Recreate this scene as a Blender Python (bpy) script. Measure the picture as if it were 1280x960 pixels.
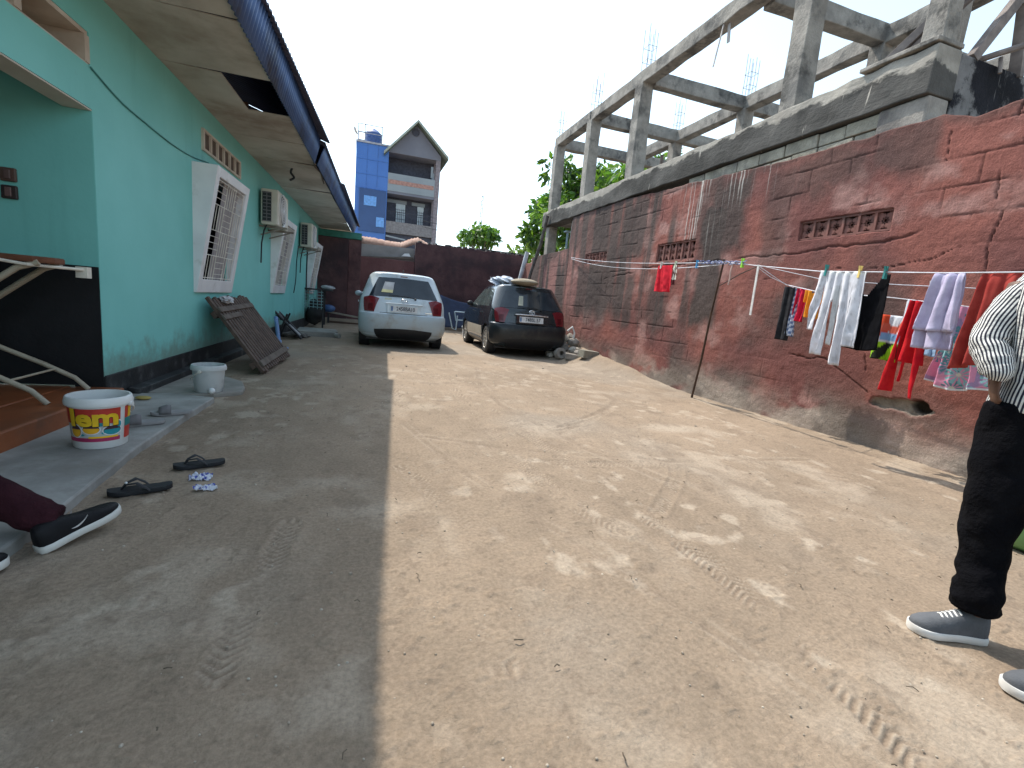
import bpy, bmesh, math, random
import numpy as np
from mathutils import Vector, Matrix, Quaternion

scene = bpy.context.scene
for o in list(bpy.data.objects):
    bpy.data.objects.remove(o)
COL = scene.collection
rng = random.Random(7)
nr = np.random.RandomState(11)
R = math.radians

# ------------------------------------------------------------------ camera
def set_camera(f=600.0, pitch=9.2, roll=5.2, yaw=18.4, h=1.05):
    p, r, y = R(pitch), R(roll), R(yaw)
    fw = Vector((math.sin(y) * math.cos(p), math.cos(y) * math.cos(p), -math.sin(p)))
    rt = Vector((math.cos(y), -math.sin(y), 0))
    up = rt.cross(fw)
    rr = rt * math.cos(r) + up * math.sin(r)
    uu = up * math.cos(r) - rt * math.sin(r)
    m = Matrix((rr, uu, -fw)).transposed().to_4x4()
    m.translation = (0, 0, h)
    cd = bpy.data.cameras.new('camera')
    cd.sensor_width = 36.0
    cd.lens = f / 1280.0 * 36.0
    cd.clip_start = 0.02
    cd.clip_end = 2000
    co = bpy.data.objects.new('camera', cd)
    co.matrix_world = m
    COL.objects.link(co)
    scene.camera = co
set_camera()

# ------------------------------------------------------------------ light
TO_SUN = Vector((-0.295, 0.65, 1.0)).normalized()
world = bpy.data.worlds.new('World')
scene.world = world
world.use_nodes = True
nt = world.node_tree
sky = nt.nodes.new('ShaderNodeTexSky')
sky.sky_type = 'NISHITA'
sky.sun_disc = False
sky.sun_elevation = math.asin(TO_SUN.z)
sky.sun_rotation = math.atan2(TO_SUN.x, TO_SUN.y)
sky.air_density = 1.0
sky.dust_density = 1.5
sky.ozone_density = 1.0
hs = nt.nodes.new('ShaderNodeHueSaturation')
hs.inputs['Hue'].default_value = 0.485
hs.inputs['Saturation'].default_value = 0.62
nt.links.new(sky.outputs[0], hs.inputs['Color'])
bg = nt.nodes['Background']
tint = nt.nodes.new('ShaderNodeVectorMath'); tint.operation = 'MULTIPLY'
tint.inputs[1].default_value = (0.90, 0.975, 1.0)      # milky cyan of the humid haze
nt.links.new(hs.outputs[0], tint.inputs[0])
nt.links.new(tint.outputs[0], bg.inputs['Color'])
bg.inputs['Strength'].default_value = 0.15
sl = bpy.data.lights.new('sun', 'SUN')
sl.energy = 2.15
sl.angle = R(0.6)
sl.color = (1.0, 0.93, 0.82)
so = bpy.data.objects.new('sun', sl)
so.rotation_euler = (-TO_SUN).to_track_quat('-Z', 'Y').to_euler()
so.location = (-10, 20, 30)
COL.objects.link(so)
scene.view_settings.view_transform = 'Standard'
scene.view_settings.look = 'None'
scene.view_settings.exposure = 1.3
scene.view_settings.gamma = 1.0
scene.view_settings.use_curve_mapping = False

# ------------------------------------------------------------------ numpy noise
def _hash(i, j, s):
    h = (i.astype(np.int64) * 374761393 + j.astype(np.int64) * 668265263 + s * 974711 + 1013904223) & 0xffffffff
    h = ((h ^ (h >> 13)) * 1274126177) & 0xffffffff
    h = ((h ^ (h >> 16)) * 2246822519) & 0xffffffff
    return (h & 0xffffff) / float(0xffffff)
def vn(x, y, s=0):
    x = np.asarray(x, float); y = np.asarray(y, float)
    i = np.floor(x); j = np.floor(y)
    fx = x - i; fy = y - j
    fx = fx * fx * (3 - 2 * fx); fy = fy * fy * (3 - 2 * fy)
    a = _hash(i, j, s); b = _hash(i + 1, j, s); c = _hash(i, j + 1, s); d = _hash(i + 1, j + 1, s)
    return (a * (1 - fx) + b * fx) * (1 - fy) + (c * (1 - fx) + d * fx) * fy
def fbm(x, y, o=4, s=0):
    t = 0; a = 0.5; n = 0
    for k in range(o):
        t = t + a * vn(x * 2 ** k + 17.3 * k, y * 2 ** k - 9.1 * k, s + k); n += a; a *= 0.5
    return t / n
def ss(a, b, x):
    t = np.clip((np.asarray(x, float) - a) / (b - a), 0, 1)
    return t * t * (3 - 2 * t)

# ------------------------------------------------------------------ object helpers
def tag(o, label=None, cat=None, group=None, kind=None):
    if label: o['label'] = label
    if cat: o['category'] = cat
    if group: o['group'] = group
    if kind: o['kind'] = kind
    return o
def thing(name, label, cat, loc=(0, 0, 0), rz=0.0, group=None):
    o = bpy.data.objects.new(name, None)
    o.empty_display_size = 0.1
    o.location = loc
    o.rotation_euler = (0, 0, rz)
    COL.objects.link(o)
    return tag(o, label, cat, group)
def mesh_obj(name, V, F, mat, parent=None, smooth=None, mats=None, mi=None):
    me = bpy.data.meshes.new(name)
    me.from_pydata([tuple(v) for v in V], [], [tuple(f) for f in F])
    for m in (mats or [mat]):
        me.materials.append(m)
    if mi is not None:
        me.polygons.foreach_set('material_index', np.array(mi, dtype=np.int32))
    if smooth is not None:
        me.polygons.foreach_set('use_smooth', np.ones(len(me.polygons), dtype=bool))
        if smooth < 180:
            me.set_sharp_from_angle(angle=R(smooth))
    me.update()
    o = bpy.data.objects.new(name, me)
    COL.objects.link(o)
    if parent is not None:
        o.parent = parent
    return o
def bevel(o, w=0.006, seg=2):
    b = o.modifiers.new('bevel', 'BEVEL')
    b.width = w; b.segments = seg; b.limit_method = 'ANGLE'; b.angle_limit = R(40)
    return o
def solidify(o, t):
    m = o.modifiers.new('solid', 'SOLIDIFY'); m.thickness = t; m.offset = 0
    return o
def bake_mods(o):
    dg = bpy.context.evaluated_depsgraph_get()
    dg.update()
    me = bpy.data.meshes.new_from_object(o.evaluated_get(dg), preserve_all_data_layers=True, depsgraph=dg)
    old = o.data
    o.modifiers.clear()
    o.data = me
    bpy.data.meshes.remove(old)
    return o
def setcol(o, C, name='Col'):
    a = o.data.color_attributes.new(name, 'FLOAT_COLOR', 'POINT')
    C = np.asarray(C, np.float32)
    if C.shape[1] == 3:
        C = np.c_[C, np.ones(len(C), np.float32)]
    a.data.foreach_set('color', C.ravel())
    return o
def grid_faces(nu, nv, closed_u=False):
    i = np.arange(nu if closed_u else nu - 1); j = np.arange(nv - 1)
    I, J = np.meshgrid(i, j, indexing='ij')
    I2 = (I + 1) % nu
    return np.stack([I * nv + J, I2 * nv + J, I2 * nv + J + 1, I * nv + J + 1], -1).reshape(-1, 4)
def big_grid(name, P, mat, parent=None, smooth=True):
    nu, nv = P.shape[:2]
    V = P.reshape(-1, 3).astype(np.float32); F = grid_faces(nu, nv).astype(np.int32)
    me = bpy.data.meshes.new(name)
    me.vertices.add(len(V)); me.vertices.foreach_set('co', V.ravel())
    me.loops.add(len(F) * 4); me.loops.foreach_set('vertex_index', F.ravel())
    me.polygons.add(len(F))
    me.polygons.foreach_set('loop_start', np.arange(0, len(F) * 4, 4, dtype=np.int32))
    me.polygons.foreach_set('use_smooth', np.full(len(F), smooth))
    me.update(calc_edges=True)
    me.validate()
    me.materials.append(mat)
    o = bpy.data.objects.new(name, me)
    COL.objects.link(o)
    if parent is not None: o.parent = parent
    return o

class MB:
    def __init__(s):
        s.v = []; s.f = []; s.m = []; s.cm = 0
    def add(s, V, F):
        b = len(s.v)
        s.v += [tuple(v) for v in V]
        for f in F:
            s.f.append(tuple(i + b for i in f)); s.m.append(s.cm)
    def hexa(s, P):
        # 8 points: bottom ring 0-3, top ring 4-7
        s.add(P, [(3, 2, 1, 0), (4, 5, 6, 7), (0, 1, 5, 4), (1, 2, 6, 5), (2, 3, 7, 6), (3, 0, 4, 7)])
    def box(s, x0, x1, y0, y1, z0, z1, M=None):
        P = [(x0, y0, z0), (x1, y0, z0), (x1, y1, z0), (x0, y1, z0), (x0, y0, z1), (x1, y0, z1), (x1, y1, z1), (x0, y1, z1)]
        if M is not None: P = [M @ Vector(p) for p in P]
        s.hexa(P)
    def bar(s, a, b, w, h, up=(0, 0, 1)):
        a = Vector(a); b = Vector(b); d = (b - a).normalized(); u = Vector(up)
        if abs(d.dot(u)) > 0.98: u = Vector((1, 0, 0))
        r = d.cross(u).normalized(); u = r.cross(d).normalized()
        P = []
        for q in (a, b):
            for sx, sz in ((-1, -1), (1, -1), (1, 1), (-1, 1)):
                P.append(q + r * sx * w / 2 + u * sz * h / 2)
        s.hexa(P)
    def loft(s, rings, caps=True, closed=True):
        n = len(rings[0]); V = [p for r in rings for p in r]; F = []
        for i in range(len(rings) - 1):
            for j in range(n if closed else n - 1):
                k = (j + 1) % n
                F.append((i * n + j, i * n + k, (i + 1) * n + k, (i + 1) * n + j))
        if caps and closed:
            F.append(tuple(range(n - 1, -1, -1))); F.append(tuple((len(rings) - 1) * n + j for j in range(n)))
        s.add(V, F)
    def tube(s, pts, r, n=8, caps=True):
        pts = [Vector(p) for p in pts]
        rr = r if isinstance(r, (list, tuple)) else [r] * len(pts)
        rings = []; prev = None
        for i, p in enumerate(pts):
            d = (pts[min(i + 1, len(pts) - 1)] - pts[max(i - 1, 0)])
            d = d.normalized() if d.length > 1e-9 else Vector((0, 0, 1))
            if prev is None:
                u = Vector((0, 0, 1)) if abs(d.z) < 0.9 else Vector((1, 0, 0))
            else: u = prev
            a = d.cross(u).normalized(); b = a.cross(d).normalized(); prev = b
            rad = rr[i]
            ra, rb = rad if isinstance(rad, (list, tuple)) else (rad, rad)
            rings.append([p + a * math.cos(t) * ra + b * math.sin(t) * rb for t in [2 * math.pi * k / n for k in range(n)]])
        s.loft(rings, caps)
    def lathe(s, prof, n=32, M=None, a0=0.0, a1=None):
        full = a1 is None
        m = n if full else n + 1
        rings = []
        for k in range(m):
            t = a0 + (2 * math.pi if full else (a1 - a0)) * k / n
            rings.append([Vector((r * math.cos(t), r * math.sin(t), z)) for r, z in prof])
        if M is not None: rings = [[M @ p for p in r] for r in rings]
        V = [p for r in rings for p in r]; q = len(prof); F = []
        for k in range(n):
            k2 = (k + 1) % m
            for j in range(q - 1):
                F.append((k * q + j, k2 * q + j, k2 * q + j + 1, k * q + j + 1))
        s.add(V, F)
    def prism(s, poly, fn0, fn1):
        n = len(poly)
        V = [fn0(*p) for p in poly] + [fn1(*p) for p in poly]
        F = [tuple(range(n - 1, -1, -1)), tuple(range(n, 2 * n))] + [(i, (i + 1) % n, n + (i + 1) % n, n + i) for i in range(n)]
        s.add(V, F)
    def sphere(s, c, r, n=12, m=8, sq=(1, 1, 1)):
        rings = []
        for i in range(m + 1):
            t = math.pi * i / m
            rings.append([(c[0] + r * sq[0] * max(1e-4, math.sin(t)) * math.cos(2 * math.pi * k / n), c[1] + r * sq[1] * max(1e-4, math.sin(t)) * math.sin(2 * math.pi * k / n), c[2] + r * sq[2] * math.cos(t)) for k in range(n)])
        s.loft(rings, True)
    def build(s, name, mat, parent=None, smooth=None, bev=None, mats=None):
        o = mesh_obj(name, s.v, s.f, mat, parent, smooth, mats, s.m if mats else None)
        bm = bmesh.new(); bm.from_mesh(o.data); bmesh.ops.recalc_face_normals(bm, faces=bm.faces); bm.to_mesh(o.data); bm.free()
        if bev: bevel(o, bev)
        return o

# ------------------------------------------------------------------ materials
def nodes(name):
    m = bpy.data.materials.new(name); m.use_nodes = True
    t = m.node_tree; return m, t, t.nodes['Principled BSDF']
def _mix(t, fac, a, b):
    n = t.nodes.new('ShaderNodeMix'); n.data_type = 'RGBA'
    for key, v in (('Factor', fac), ('A', a), ('B', b)):
        sock = [i for i in n.inputs if i.name == key and (i.type == 'VALUE' if key == 'Factor' else i.type == 'RGBA')][0]
        if hasattr(v, 'is_linked') or isinstance(v, bpy.types.NodeSocket): t.links.new(v, sock)
        elif key == 'Factor': sock.default_value = v
        else: sock.default_value = (*v, 1) if len(v) == 3 else v
    return [o for o in n.outputs if o.type == 'RGBA'][0]
def _noise(t, co, sc, det=4, rough=0.55, dist=0.0):
    n = t.nodes.new('ShaderNodeTexNoise'); n.inputs['Scale'].default_value = sc; n.inputs['Detail'].default_value = det
    n.inputs['Roughness'].default_value = rough; n.inputs['Distortion'].default_value = dist
    t.links.new(co, n.inputs['Vector']); return n.outputs['Fac']
def _ramp(t, fac, a, b):
    n = t.nodes.new('ShaderNodeMapRange'); n.inputs['From Min'].default_value = a; n.inputs['From Max'].default_value = b
    n.interpolation_type = 'SMOOTHSTEP'; t.links.new(fac, n.inputs['Value']); return n.outputs['Result']
def _co(t, kind='Object', scale=None):
    n = t.nodes.new('ShaderNodeTexCoord'); c = n.outputs[kind]
    if scale:
        mp = t.nodes.new('ShaderNodeMapping'); mp.inputs['Scale'].default_value = scale; t.links.new(c, mp.inputs['Vector']); c = mp.outputs[0]
    return c
def _bump(t, p, h, s, d=0.01):
    b = t.nodes.new('ShaderNodeBump'); b.inputs['Strength'].default_value = s; b.inputs['Distance'].default_value = d
    t.links.new(h, b.inputs['Height']); t.links.new(b.outputs[0], p.inputs['Normal'])
def mat(name, col, rough=0.7, col2=None, sc=6, bump=0.15, bsc=60, metal=0.0, spec=0.4, dirt=None, dsc=3, damt=0.5, stretch=None, coat=0.0, bd=0.006):
    m, t, p = nodes(name)
    co = _co(t, 'Object', stretch)
    c2 = col2 or tuple(min(1, c * 1.22) for c in col)
    c1 = col if col2 else tuple(c * 0.82 for c in col)
    out = _mix(t, _ramp(t, _noise(t, co, sc), 0.3, 0.7), c1, c2)
    if dirt:
        f = _ramp(t, _noise(t, co, dsc, 6, 0.65), 0.62 - 0.35 * damt, 0.85 - 0.2 * damt)
        out = _mix(t, f, out, dirt)
    t.links.new(out, p.inputs['Base Color'])
    p.inputs['Roughness'].default_value = rough
    p.inputs['Metallic'].default_value = metal
    p.inputs['Specular IOR Level'].default_value = spec
    p.inputs['Coat Weight'].default_value = coat
    if bump: _bump(t, p, _noise(t, co, bsc, 5, 0.6), bump, bd)
    return m
def mat_attr(name, rough=0.9, fine=0.25, fsc=90, bump=0.4, bsc=120, bd=0.004, spec=0.2, sss=0.0):
    m, t, p = nodes(name)
    a = t.nodes.new('ShaderNodeVertexColor'); a.layer_name = 'Col'
    co = _co(t, 'Object')
    if fine:
        f = _noise(t, co, fsc, 5, 0.65)
        mul = t.nodes.new('ShaderNodeMapRange'); mul.inputs['From Min'].default_value = 0.2; mul.inputs['From Max'].default_value = 0.8
        mul.inputs['To Min'].default_value = 1 - fine; mul.inputs['To Max'].default_value = 1 + fine
        t.links.new(f, mul.inputs['Value'])
        vm = t.nodes.new('ShaderNodeVectorMath'); vm.operation = 'SCALE'
        t.links.new(a.outputs[0], vm.inputs[0]); t.links.new(mul.outputs[0], vm.inputs['Scale'])
        t.links.new(vm.outputs[0], p.inputs['Base Color'])
    else:
        t.links.new(a.outputs[0], p.inputs['Base Color'])
    p.inputs['Roughness'].default_value = rough
    p.inputs['Specular IOR Level'].default_value = spec
    if bump: _bump(t, p, _noise(t, co, bsc, 6, 0.65), bump, bd)
    return m

CONC = mat('concrete', (0.215, 0.195, 0.175), 0.9, (0.35, 0.32, 0.285), 2.5, 0.5, 30, dirt=(0.115, 0.105, 0.10), dsc=1.9, damt=0.62, bd=0.02)
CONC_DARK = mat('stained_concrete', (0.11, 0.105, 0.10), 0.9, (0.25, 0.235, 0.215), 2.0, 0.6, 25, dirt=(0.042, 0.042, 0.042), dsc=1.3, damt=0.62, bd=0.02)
BLOCKS = mat('grey_blocks', (0.22, 0.205, 0.165), 0.95, (0.36, 0.335, 0.27), 5, 0.7, 40, dirt=(0.16, 0.15, 0.14), dsc=4, damt=0.5, bd=0.02)
def weathered(name, pale, dark, zc=None, amp=.3, sc=1.5, lo=.42, hi=.56):
    m, t, p = nodes(name); co = _co(t, 'Object', (1, .45, 1) if zc is not None else None)
    f = _noise(t, co, sc, 7, .68)
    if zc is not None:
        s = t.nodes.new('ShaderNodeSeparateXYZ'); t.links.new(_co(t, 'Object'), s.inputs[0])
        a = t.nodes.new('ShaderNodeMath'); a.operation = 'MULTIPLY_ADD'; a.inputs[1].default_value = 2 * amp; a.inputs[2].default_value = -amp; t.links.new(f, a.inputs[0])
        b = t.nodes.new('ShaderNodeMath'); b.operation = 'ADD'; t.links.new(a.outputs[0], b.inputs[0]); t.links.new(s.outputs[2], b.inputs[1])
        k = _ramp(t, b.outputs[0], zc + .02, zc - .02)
    else: k = _ramp(t, f, lo, hi)
    base = _mix(t, _ramp(t, _noise(t, co, 5, 5), .3, .7), tuple(c * .8 for c in pale), tuple(c * 1.2 for c in pale))
    dk = _mix(t, _ramp(t, _noise(t, co, 3.1, 5), .35, .65), tuple(c * .7 for c in dark), tuple(c * 1.5 for c in dark))
    out = _mix(t, k, base, dk)
    ds = _ramp(t, _noise(t, _co(t, 'Object', (9, 9, .7)), 1.6, 4), .66, .74)
    out = _mix(t, ds, out, tuple(min(1, c * 1.35) for c in pale))
    t.links.new(out, p.inputs['Base Color']); p.inputs['Roughness'].default_value = .92; p.inputs['Specular IOR Level'].default_value = .2
    _bump(t, p, _noise(t, co, 28, 6, .65), .6, .02); return m
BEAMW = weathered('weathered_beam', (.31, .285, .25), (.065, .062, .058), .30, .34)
CONC2 = weathered('mottled_concrete', (.30, .275, .245), (.12, .113, .105), None, .3, 2.2, .47, .63)
def wall_paint():
    m, t, p = nodes('teal_paint'); co = _co(t, 'Object')
    a = _mix(t, _ramp(t, _noise(t, co, 1.1, 5), .3, .7), (.185, .535, .50), (.215, .59, .555))
    a = _mix(t, _ramp(t, _noise(t, _co(t, 'Object', (2.2, 2.2, .25)), 1.5, 5, .6), .56, .80), a, (.15, .45, .42))     # faint rain streaks
    a = _mix(t, _ramp(t, _noise(t, co, 4.5, 6, .7), .68, .76), a, (.17, .42, .38))                             # scuffs
    s = t.nodes.new('ShaderNodeSeparateXYZ'); t.links.new(co, s.inputs[0])
    b = t.nodes.new('ShaderNodeMath'); b.operation = 'MULTIPLY_ADD'; b.inputs[1].default_value = -.55; t.links.new(_noise(t, co, 5, 5, .7), b.inputs[0]); t.links.new(s.outputs[2], b.inputs[2])
    a = _mix(t, _ramp(t, b.outputs[0], .22, -.04), a, (.17, .30, .26))                                          # mud splashed up from the base
    t.links.new(a, p.inputs['Base Color']); p.inputs['Roughness'].default_value = .6; p.inputs['Specular IOR Level'].default_value = .35
    _bump(t, p, _noise(t, co, 30, 5, .6), .2, .006); return m
TEAL = wall_paint()
TEAL_SHADED = mat('teal_paint_shaded', (0.10, 0.41, 0.42), 0.55, (0.11, 0.44, 0.45), 1.3, 0.12, 35)  # darker copy of the wall teal, shade of the porch interior in its colour
GREENTRIM = mat('green_paint', (0.03, 0.17, 0.13), 0.5)
BLACKPAINT = mat('black_paint', (0.006, 0.006, 0.008), 0.6, (0.011, 0.011, 0.014), 4, 0.2, 40)
SKIRT = mat('black_skirting', (0.009, 0.010, 0.012), 0.6, (0.02, 0.021, 0.024), 3, 0.3, 40, dirt=(0.10, 0.10, 0.10), dsc=5, damt=0.35)
WHITEP = mat('white_paint', (0.66, 0.66, 0.68), 0.5, (0.76, 0.76, 0.77), 3, 0.1, 40, dirt=(0.45, 0.43, 0.40), dsc=4, damt=0.25)
BEIGEP = mat('beige_paint', (0.50, 0.45, 0.38), 0.6, (0.60, 0.55, 0.47), 3)
SOFFIT = mat('soffit_board', (0.46, 0.405, 0.35), 0.85, (0.58, 0.53, 0.475), 1.6, 0.2, 30, dirt=(0.30, 0.24, 0.19), dsc=1.1, damt=0.55)
ROOFBLUE = mat('blue_roof_sheet', (0.045, 0.085, 0.20), 0.45, (0.065, 0.12, 0.27), 2.5, 0.1, 40, metal=0.3, dirt=(0.035, 0.04, 0.06), dsc=2, damt=0.5)
NAVY = mat('navy_sheet_underside', (0.02, 0.026, 0.06), 0.5, metal=0.2)
TILE = mat('polished_red_floor', (0.22, 0.062, 0.022), 0.42, (0.30, 0.095, 0.035), 4, 0.1, 40, dirt=(0.13, 0.06, 0.035), dsc=3, damt=0.4)
APRON = mat('cement_apron', (0.24, 0.235, 0.22), 0.85, (0.38, 0.37, 0.35), 3.5, 0.35, 45, dirt=(0.20, 0.185, 0.165), dsc=2.2, damt=0.5)
DARKIN = mat('room_shade', (0.012, 0.011, 0.012), 0.8)
CURTAIN = mat('curtain_cloth', (0.30, 0.28, 0.29), 0.9, (0.40, 0.375, 0.37), 6, 0.2, 20, stretch=(1, 6, 0.5))
STEELW = mat('white_steel', (0.66, 0.63, 0.56), 0.45)
ACWHITE = mat('aged_plastic', (0.55, 0.50, 0.42), 0.5, (0.64, 0.59, 0.51), 4)
DARKMET = mat('dark_metal', (0.03, 0.031, 0.035), 0.5, metal=0.4)
RUBBER = mat('black_rubber', (0.016, 0.016, 0.018), 0.75, (0.03, 0.03, 0.032), 10, 0.3, 80)
RUST = mat('rusty_sheet', (0.20, 0.105, 0.073), 0.85, (0.30, 0.18, 0.135), 3, 0.3, 20, dirt=(0.33, 0.25, 0.21), dsc=4, damt=0.4)
WOODD = mat('dark_wood', (0.055, 0.033, 0.024), 0.75, (0.115, 0.073, 0.055), 8, 0.3, 60, stretch=(1, 1, 1))
WOODG = mat('grey_wood', (0.09, 0.068, 0.055), 0.85, (0.15, 0.12, 0.10), 8, 0.3, 60)
PLASTICW = mat('white_plastic', (0.66, 0.67, 0.66), 0.4, (0.74, 0.75, 0.74), 5, 0.05)
# ------------------------------------------------------------------ ground
def bank(x, y):
    x = np.asarray(x, float); y = np.asarray(y, float)
    b = 0.26 * ss(5.8, 9.5, y) * ss(3.9, 4.75, x) * (0.75 + 0.5 * fbm(x * 2, y * 2, 3, 5))
    b = b + 0.05 * ss(4.2, 4.75, x) * fbm(y * 1.5, x, 3, 6)
    b = b + 0.22 * ss(13.5, 17.5, y)
    return b
def ground_base(x, y):
    return bank(x, y) + 0.02 * (fbm(np.asarray(x) * 0.8, np.asarray(y) * 0.8, 3, 1) - 0.5) * ss(0.5, 2, np.abs(np.asarray(x) + 1.2))
def gz(x, y):
    return float(ground_base(np.array([x]), np.array([y]))[0])
TRACKS = [  # polyline, half width, depth, seed
    ([(1.40, 0.55), (1.50, 1.1), (1.53, 1.5), (1.51, 2.1), (1.45, 2.9), (1.35, 4.0), (1.22, 6.0)], 0.070, 0.0075, 3),
    ([(1.2, 1.55), (1.05, 1.96), (0.83, 2.31), (0.62, 3.0), (0.45, 4.0), (0.4, 6.0)], 0.075, 0.010, 9),
    ([(1.28, 1.95), (1.12, 2.4), (1.1, 3.4), (1.13, 5.97)], 0.07, 0.008, 14),
    ([(1.7, 3.75), (2.22, 4.19), (2.8, 4.75), (3.3, 5.35), (3.75, 5.9), (3.7, 6.8), (3.1, 7.8)], 0.07, 0.008, 21),
    ([(1.9, 4.4), (2.3, 4.0), (2.8, 3.3), (3.25, 2.65)], 0.04, 0.006, 25),
    ([(1.2, 2.95), (1.7, 2.9), (2.33, 2.88), (3.1, 2.5)], 0.06, 0.007, 33),
    ([(1.6, 2.1), (2.1, 2.6), (2.6, 3.3), (3.3, 4.4)], 0.05, 0.006, 38),
    ([(-0.12, 3.75), (0.06, 3.45), (0.22, 3.1)], 0.06, 0.008, 41),
    ([(0.30, 2.9), (0.42, 2.55), (0.5, 2.2), (0.52, 1.7), (0.45, 1.2)], 0.06, 0.007, 47),
    ([(-0.25, 2.2), (-0.3, 1.7), (-0.33, 1.3)], 0.05, 0.006, 52),
    ([(2.9, 6.0), (2.0, 7.0), (1.2, 8.2), (0.9, 9.0)], 0.07, 0.007, 57),
    ([(3.8, 4.0), (3.0, 4.9), (2.0, 5.7), (0.9, 6.6)], 0.05, 0.006, 61),
]
def seg_d(X, Y, pl):
    best = np.full(X.shape, 9.0)
    for (ax, ay), (bx, by) in zip(pl[:-1], pl[1:]):
        dx, dy = bx - ax, by - ay; t = np.clip(((X - ax) * dx + (Y - ay) * dy) / (dx * dx + dy * dy), 0, 1)
        best = np.minimum(best, np.hypot(X - ax - t * dx, Y - ay - t * dy))
    return best
def build_ground():
    nx = 560
    xs = np.concatenate([np.linspace(-2.3, -1.2, 60, endpoint=False), np.linspace(-1.2, 3.2, 400, endpoint=False), np.linspace(3.2, 5.0, 100)])
    ys = np.exp(np.linspace(math.log(0.30), math.log(19.5), 820)) - 0.05
    X, Y = np.meshgrid(xs, ys, indexing='ij')
    Z = ground_base(X, Y)
    near = 1 - ss(5, 12, Y)
    Z = Z + 0.008 * (fbm(X * 3, Y * 3, 4, 21) - 0.5) + 0.010 * near * (fbm(X * 14, Y * 14, 4, 31) - 0.5)
    # clods and small dents
    n = fbm(X * 22, Y * 22, 3, 55); Z = Z + 0.006 * near * ss(0.66, 0.80, n)
    n2 = fbm(X * 9, Y * 9, 3, 65); Z = Z - 0.0025 * ss(0.62, 0.76, n2)
    dust = np.zeros_like(X); dark = np.zeros_like(X)
    for pl, hw, dep, sd in TRACKS:
        best = np.full(X.shape, 9.0); sgn = np.zeros_like(X); arc = np.zeros_like(X); L = 0
        for (ax, ay), (bx, by) in zip(pl[:-1], pl[1:]):
            dx, dy = bx - ax, by - ay; l = math.hypot(dx, dy)
            t = np.clip(((X - ax) * dx + (Y - ay) * dy) / l ** 2, 0, 1)
            px, py = X - ax - t * dx, Y - ay - t * dy
            d = np.hypot(px, py); q = d < best
            best = np.where(q, d, best); sgn = np.where(q, (dx * py - dy * px) / l, sgn); arc = np.where(q, L + t * l, arc); L += l
        inside = 1 - ss(hw * 0.8, hw * 1.15, best)
        mk = ss(0.41, 0.54, fbm(arc * 1.6 + sd, np.full_like(arc, sd * 1.7), 3, sd)) * inside
        mk = mk * (0.12 + 0.88 * ss(0.36, 0.60, fbm(X * 8, Y * 8, 4, sd)))
        tread = np.sin((arc + np.abs(sgn) * 0.8 + 0.022 * fbm(X * 9, Y * 9, 3, sd + 2)) * 2 * math.pi / 0.034)
        Z = Z - mk * dep * 0.5 + mk * dep * 0.55 * np.clip(tread * 1.6, -1, 1)
        rim = ss(hw * 0.8, hw * 1.1, best) * (1 - ss(hw * 1.1, hw * 1.6, best))
        Z = Z + 0.005 * rim * ss(0.5, 0.6, fbm(arc * 1.6 + sd, np.full_like(arc, sd * 1.7), 3, sd))
        dark = np.maximum(dark, 0.5 * mk * ss(-0.2, 0.9, -tread)); dust = np.maximum(dust, 0.5 * mk * ss(0.2, 0.9, tread))
    for pl, hw, dp in (([(1.7, 3.7), (2.22, 4.19), (2.75, 4.75), (3.1, 5.2), (3.2, 5.7), (2.9, 6.2)], .045, .5), ([(.1, 5.9), (1.2, 5.3), (2.4, 4.75), (3.6, 4.3)], .018, .4), ([(.9, 5.1), (1.7, 4.2), (2.6, 3.3), (3.6, 2.4)], .02, .4), ([(.2, 7.2), (1.4, 6.5), (2.6, 6.3), (3.9, 6.5)], .022, .4), ([(.5, 3.6), (1.3, 3.2), (2.3, 2.95), (3.6, 2.9)], .03, .35), ([(.25, 4.6), (.5, 3.5), (.75, 2.5), (1.1, 1.6), (1.35, .8)], .02, .3), ([(1.9, 7.6), (1.6, 6.2), (1.5, 4.8), (1.75, 3.2), (2.3, 1.9)], .035, .3)):
        wx = X + .05 * (fbm(X * 2, Y * 2, 3, 201) - .5); wy = Y + .05 * (fbm(X * 2, Y * 2, 3, 203) - .5)
        d = seg_d(wx, wy, pl); g_ = (1 - ss(hw * .4, hw * 1.4, d)) * ss(.34, .58, fbm(X * 2.4, Y * 2.4, 4, int(hw * 1000) + 7))
        Z = Z - .004 * g_; dark = np.maximum(dark, dp * g_ * (.5 + .5 * ss(.35, .6, fbm(X * 16, Y * 16, 3, 209))))
        dust = np.maximum(dust, .3 * (ss(hw * .8, hw * 1.5, d) * (1 - ss(hw * 1.5, hw * 2.6, d))) * ss(.45, .6, fbm(X * 3, Y * 3, 3, 211)))
    base = np.array([0.268, 0.206, 0.151]); pale = np.array([0.40, 0.332, 0.26]); drk = np.array([0.185, 0.14, 0.105]); grey = np.array([0.27, 0.23, 0.188])
    a = fbm(X * 1.1, Y * 0.9, 5, 71)
    C = base[None, None] * (0.70 + 0.36 * a[..., None] + 0.26 * fbm(X * 7 + 2, Y * 4, 5, 72)[..., None])
    g = ss(0.45, 0.65, fbm(X * 0.55 + 4, Y * 0.5, 4, 81))[..., None] * 0.6
    C = C * (1 - g) + grey * g
    p = ss(0.56, 0.78, fbm(X * 3.0, Y * 2.6, 6, 91)) * 0.50
    p = np.maximum(p, 0.75 * ss(0.60, 0.74, fbm(X * 8, Y * 6, 6, 95)) * ss(.36, .58, fbm(X * .9, Y * .9, 3, 96)) * near)
    p = np.maximum(p, 0.7 * np.exp(-(((X - 3.0) / 0.35) ** 2 + ((Y - 3.9) / 0.16) ** 2) ** 2) )
    p = np.maximum(p, dust)[..., None]
    C = C * (1 - p) + pale * p
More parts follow.
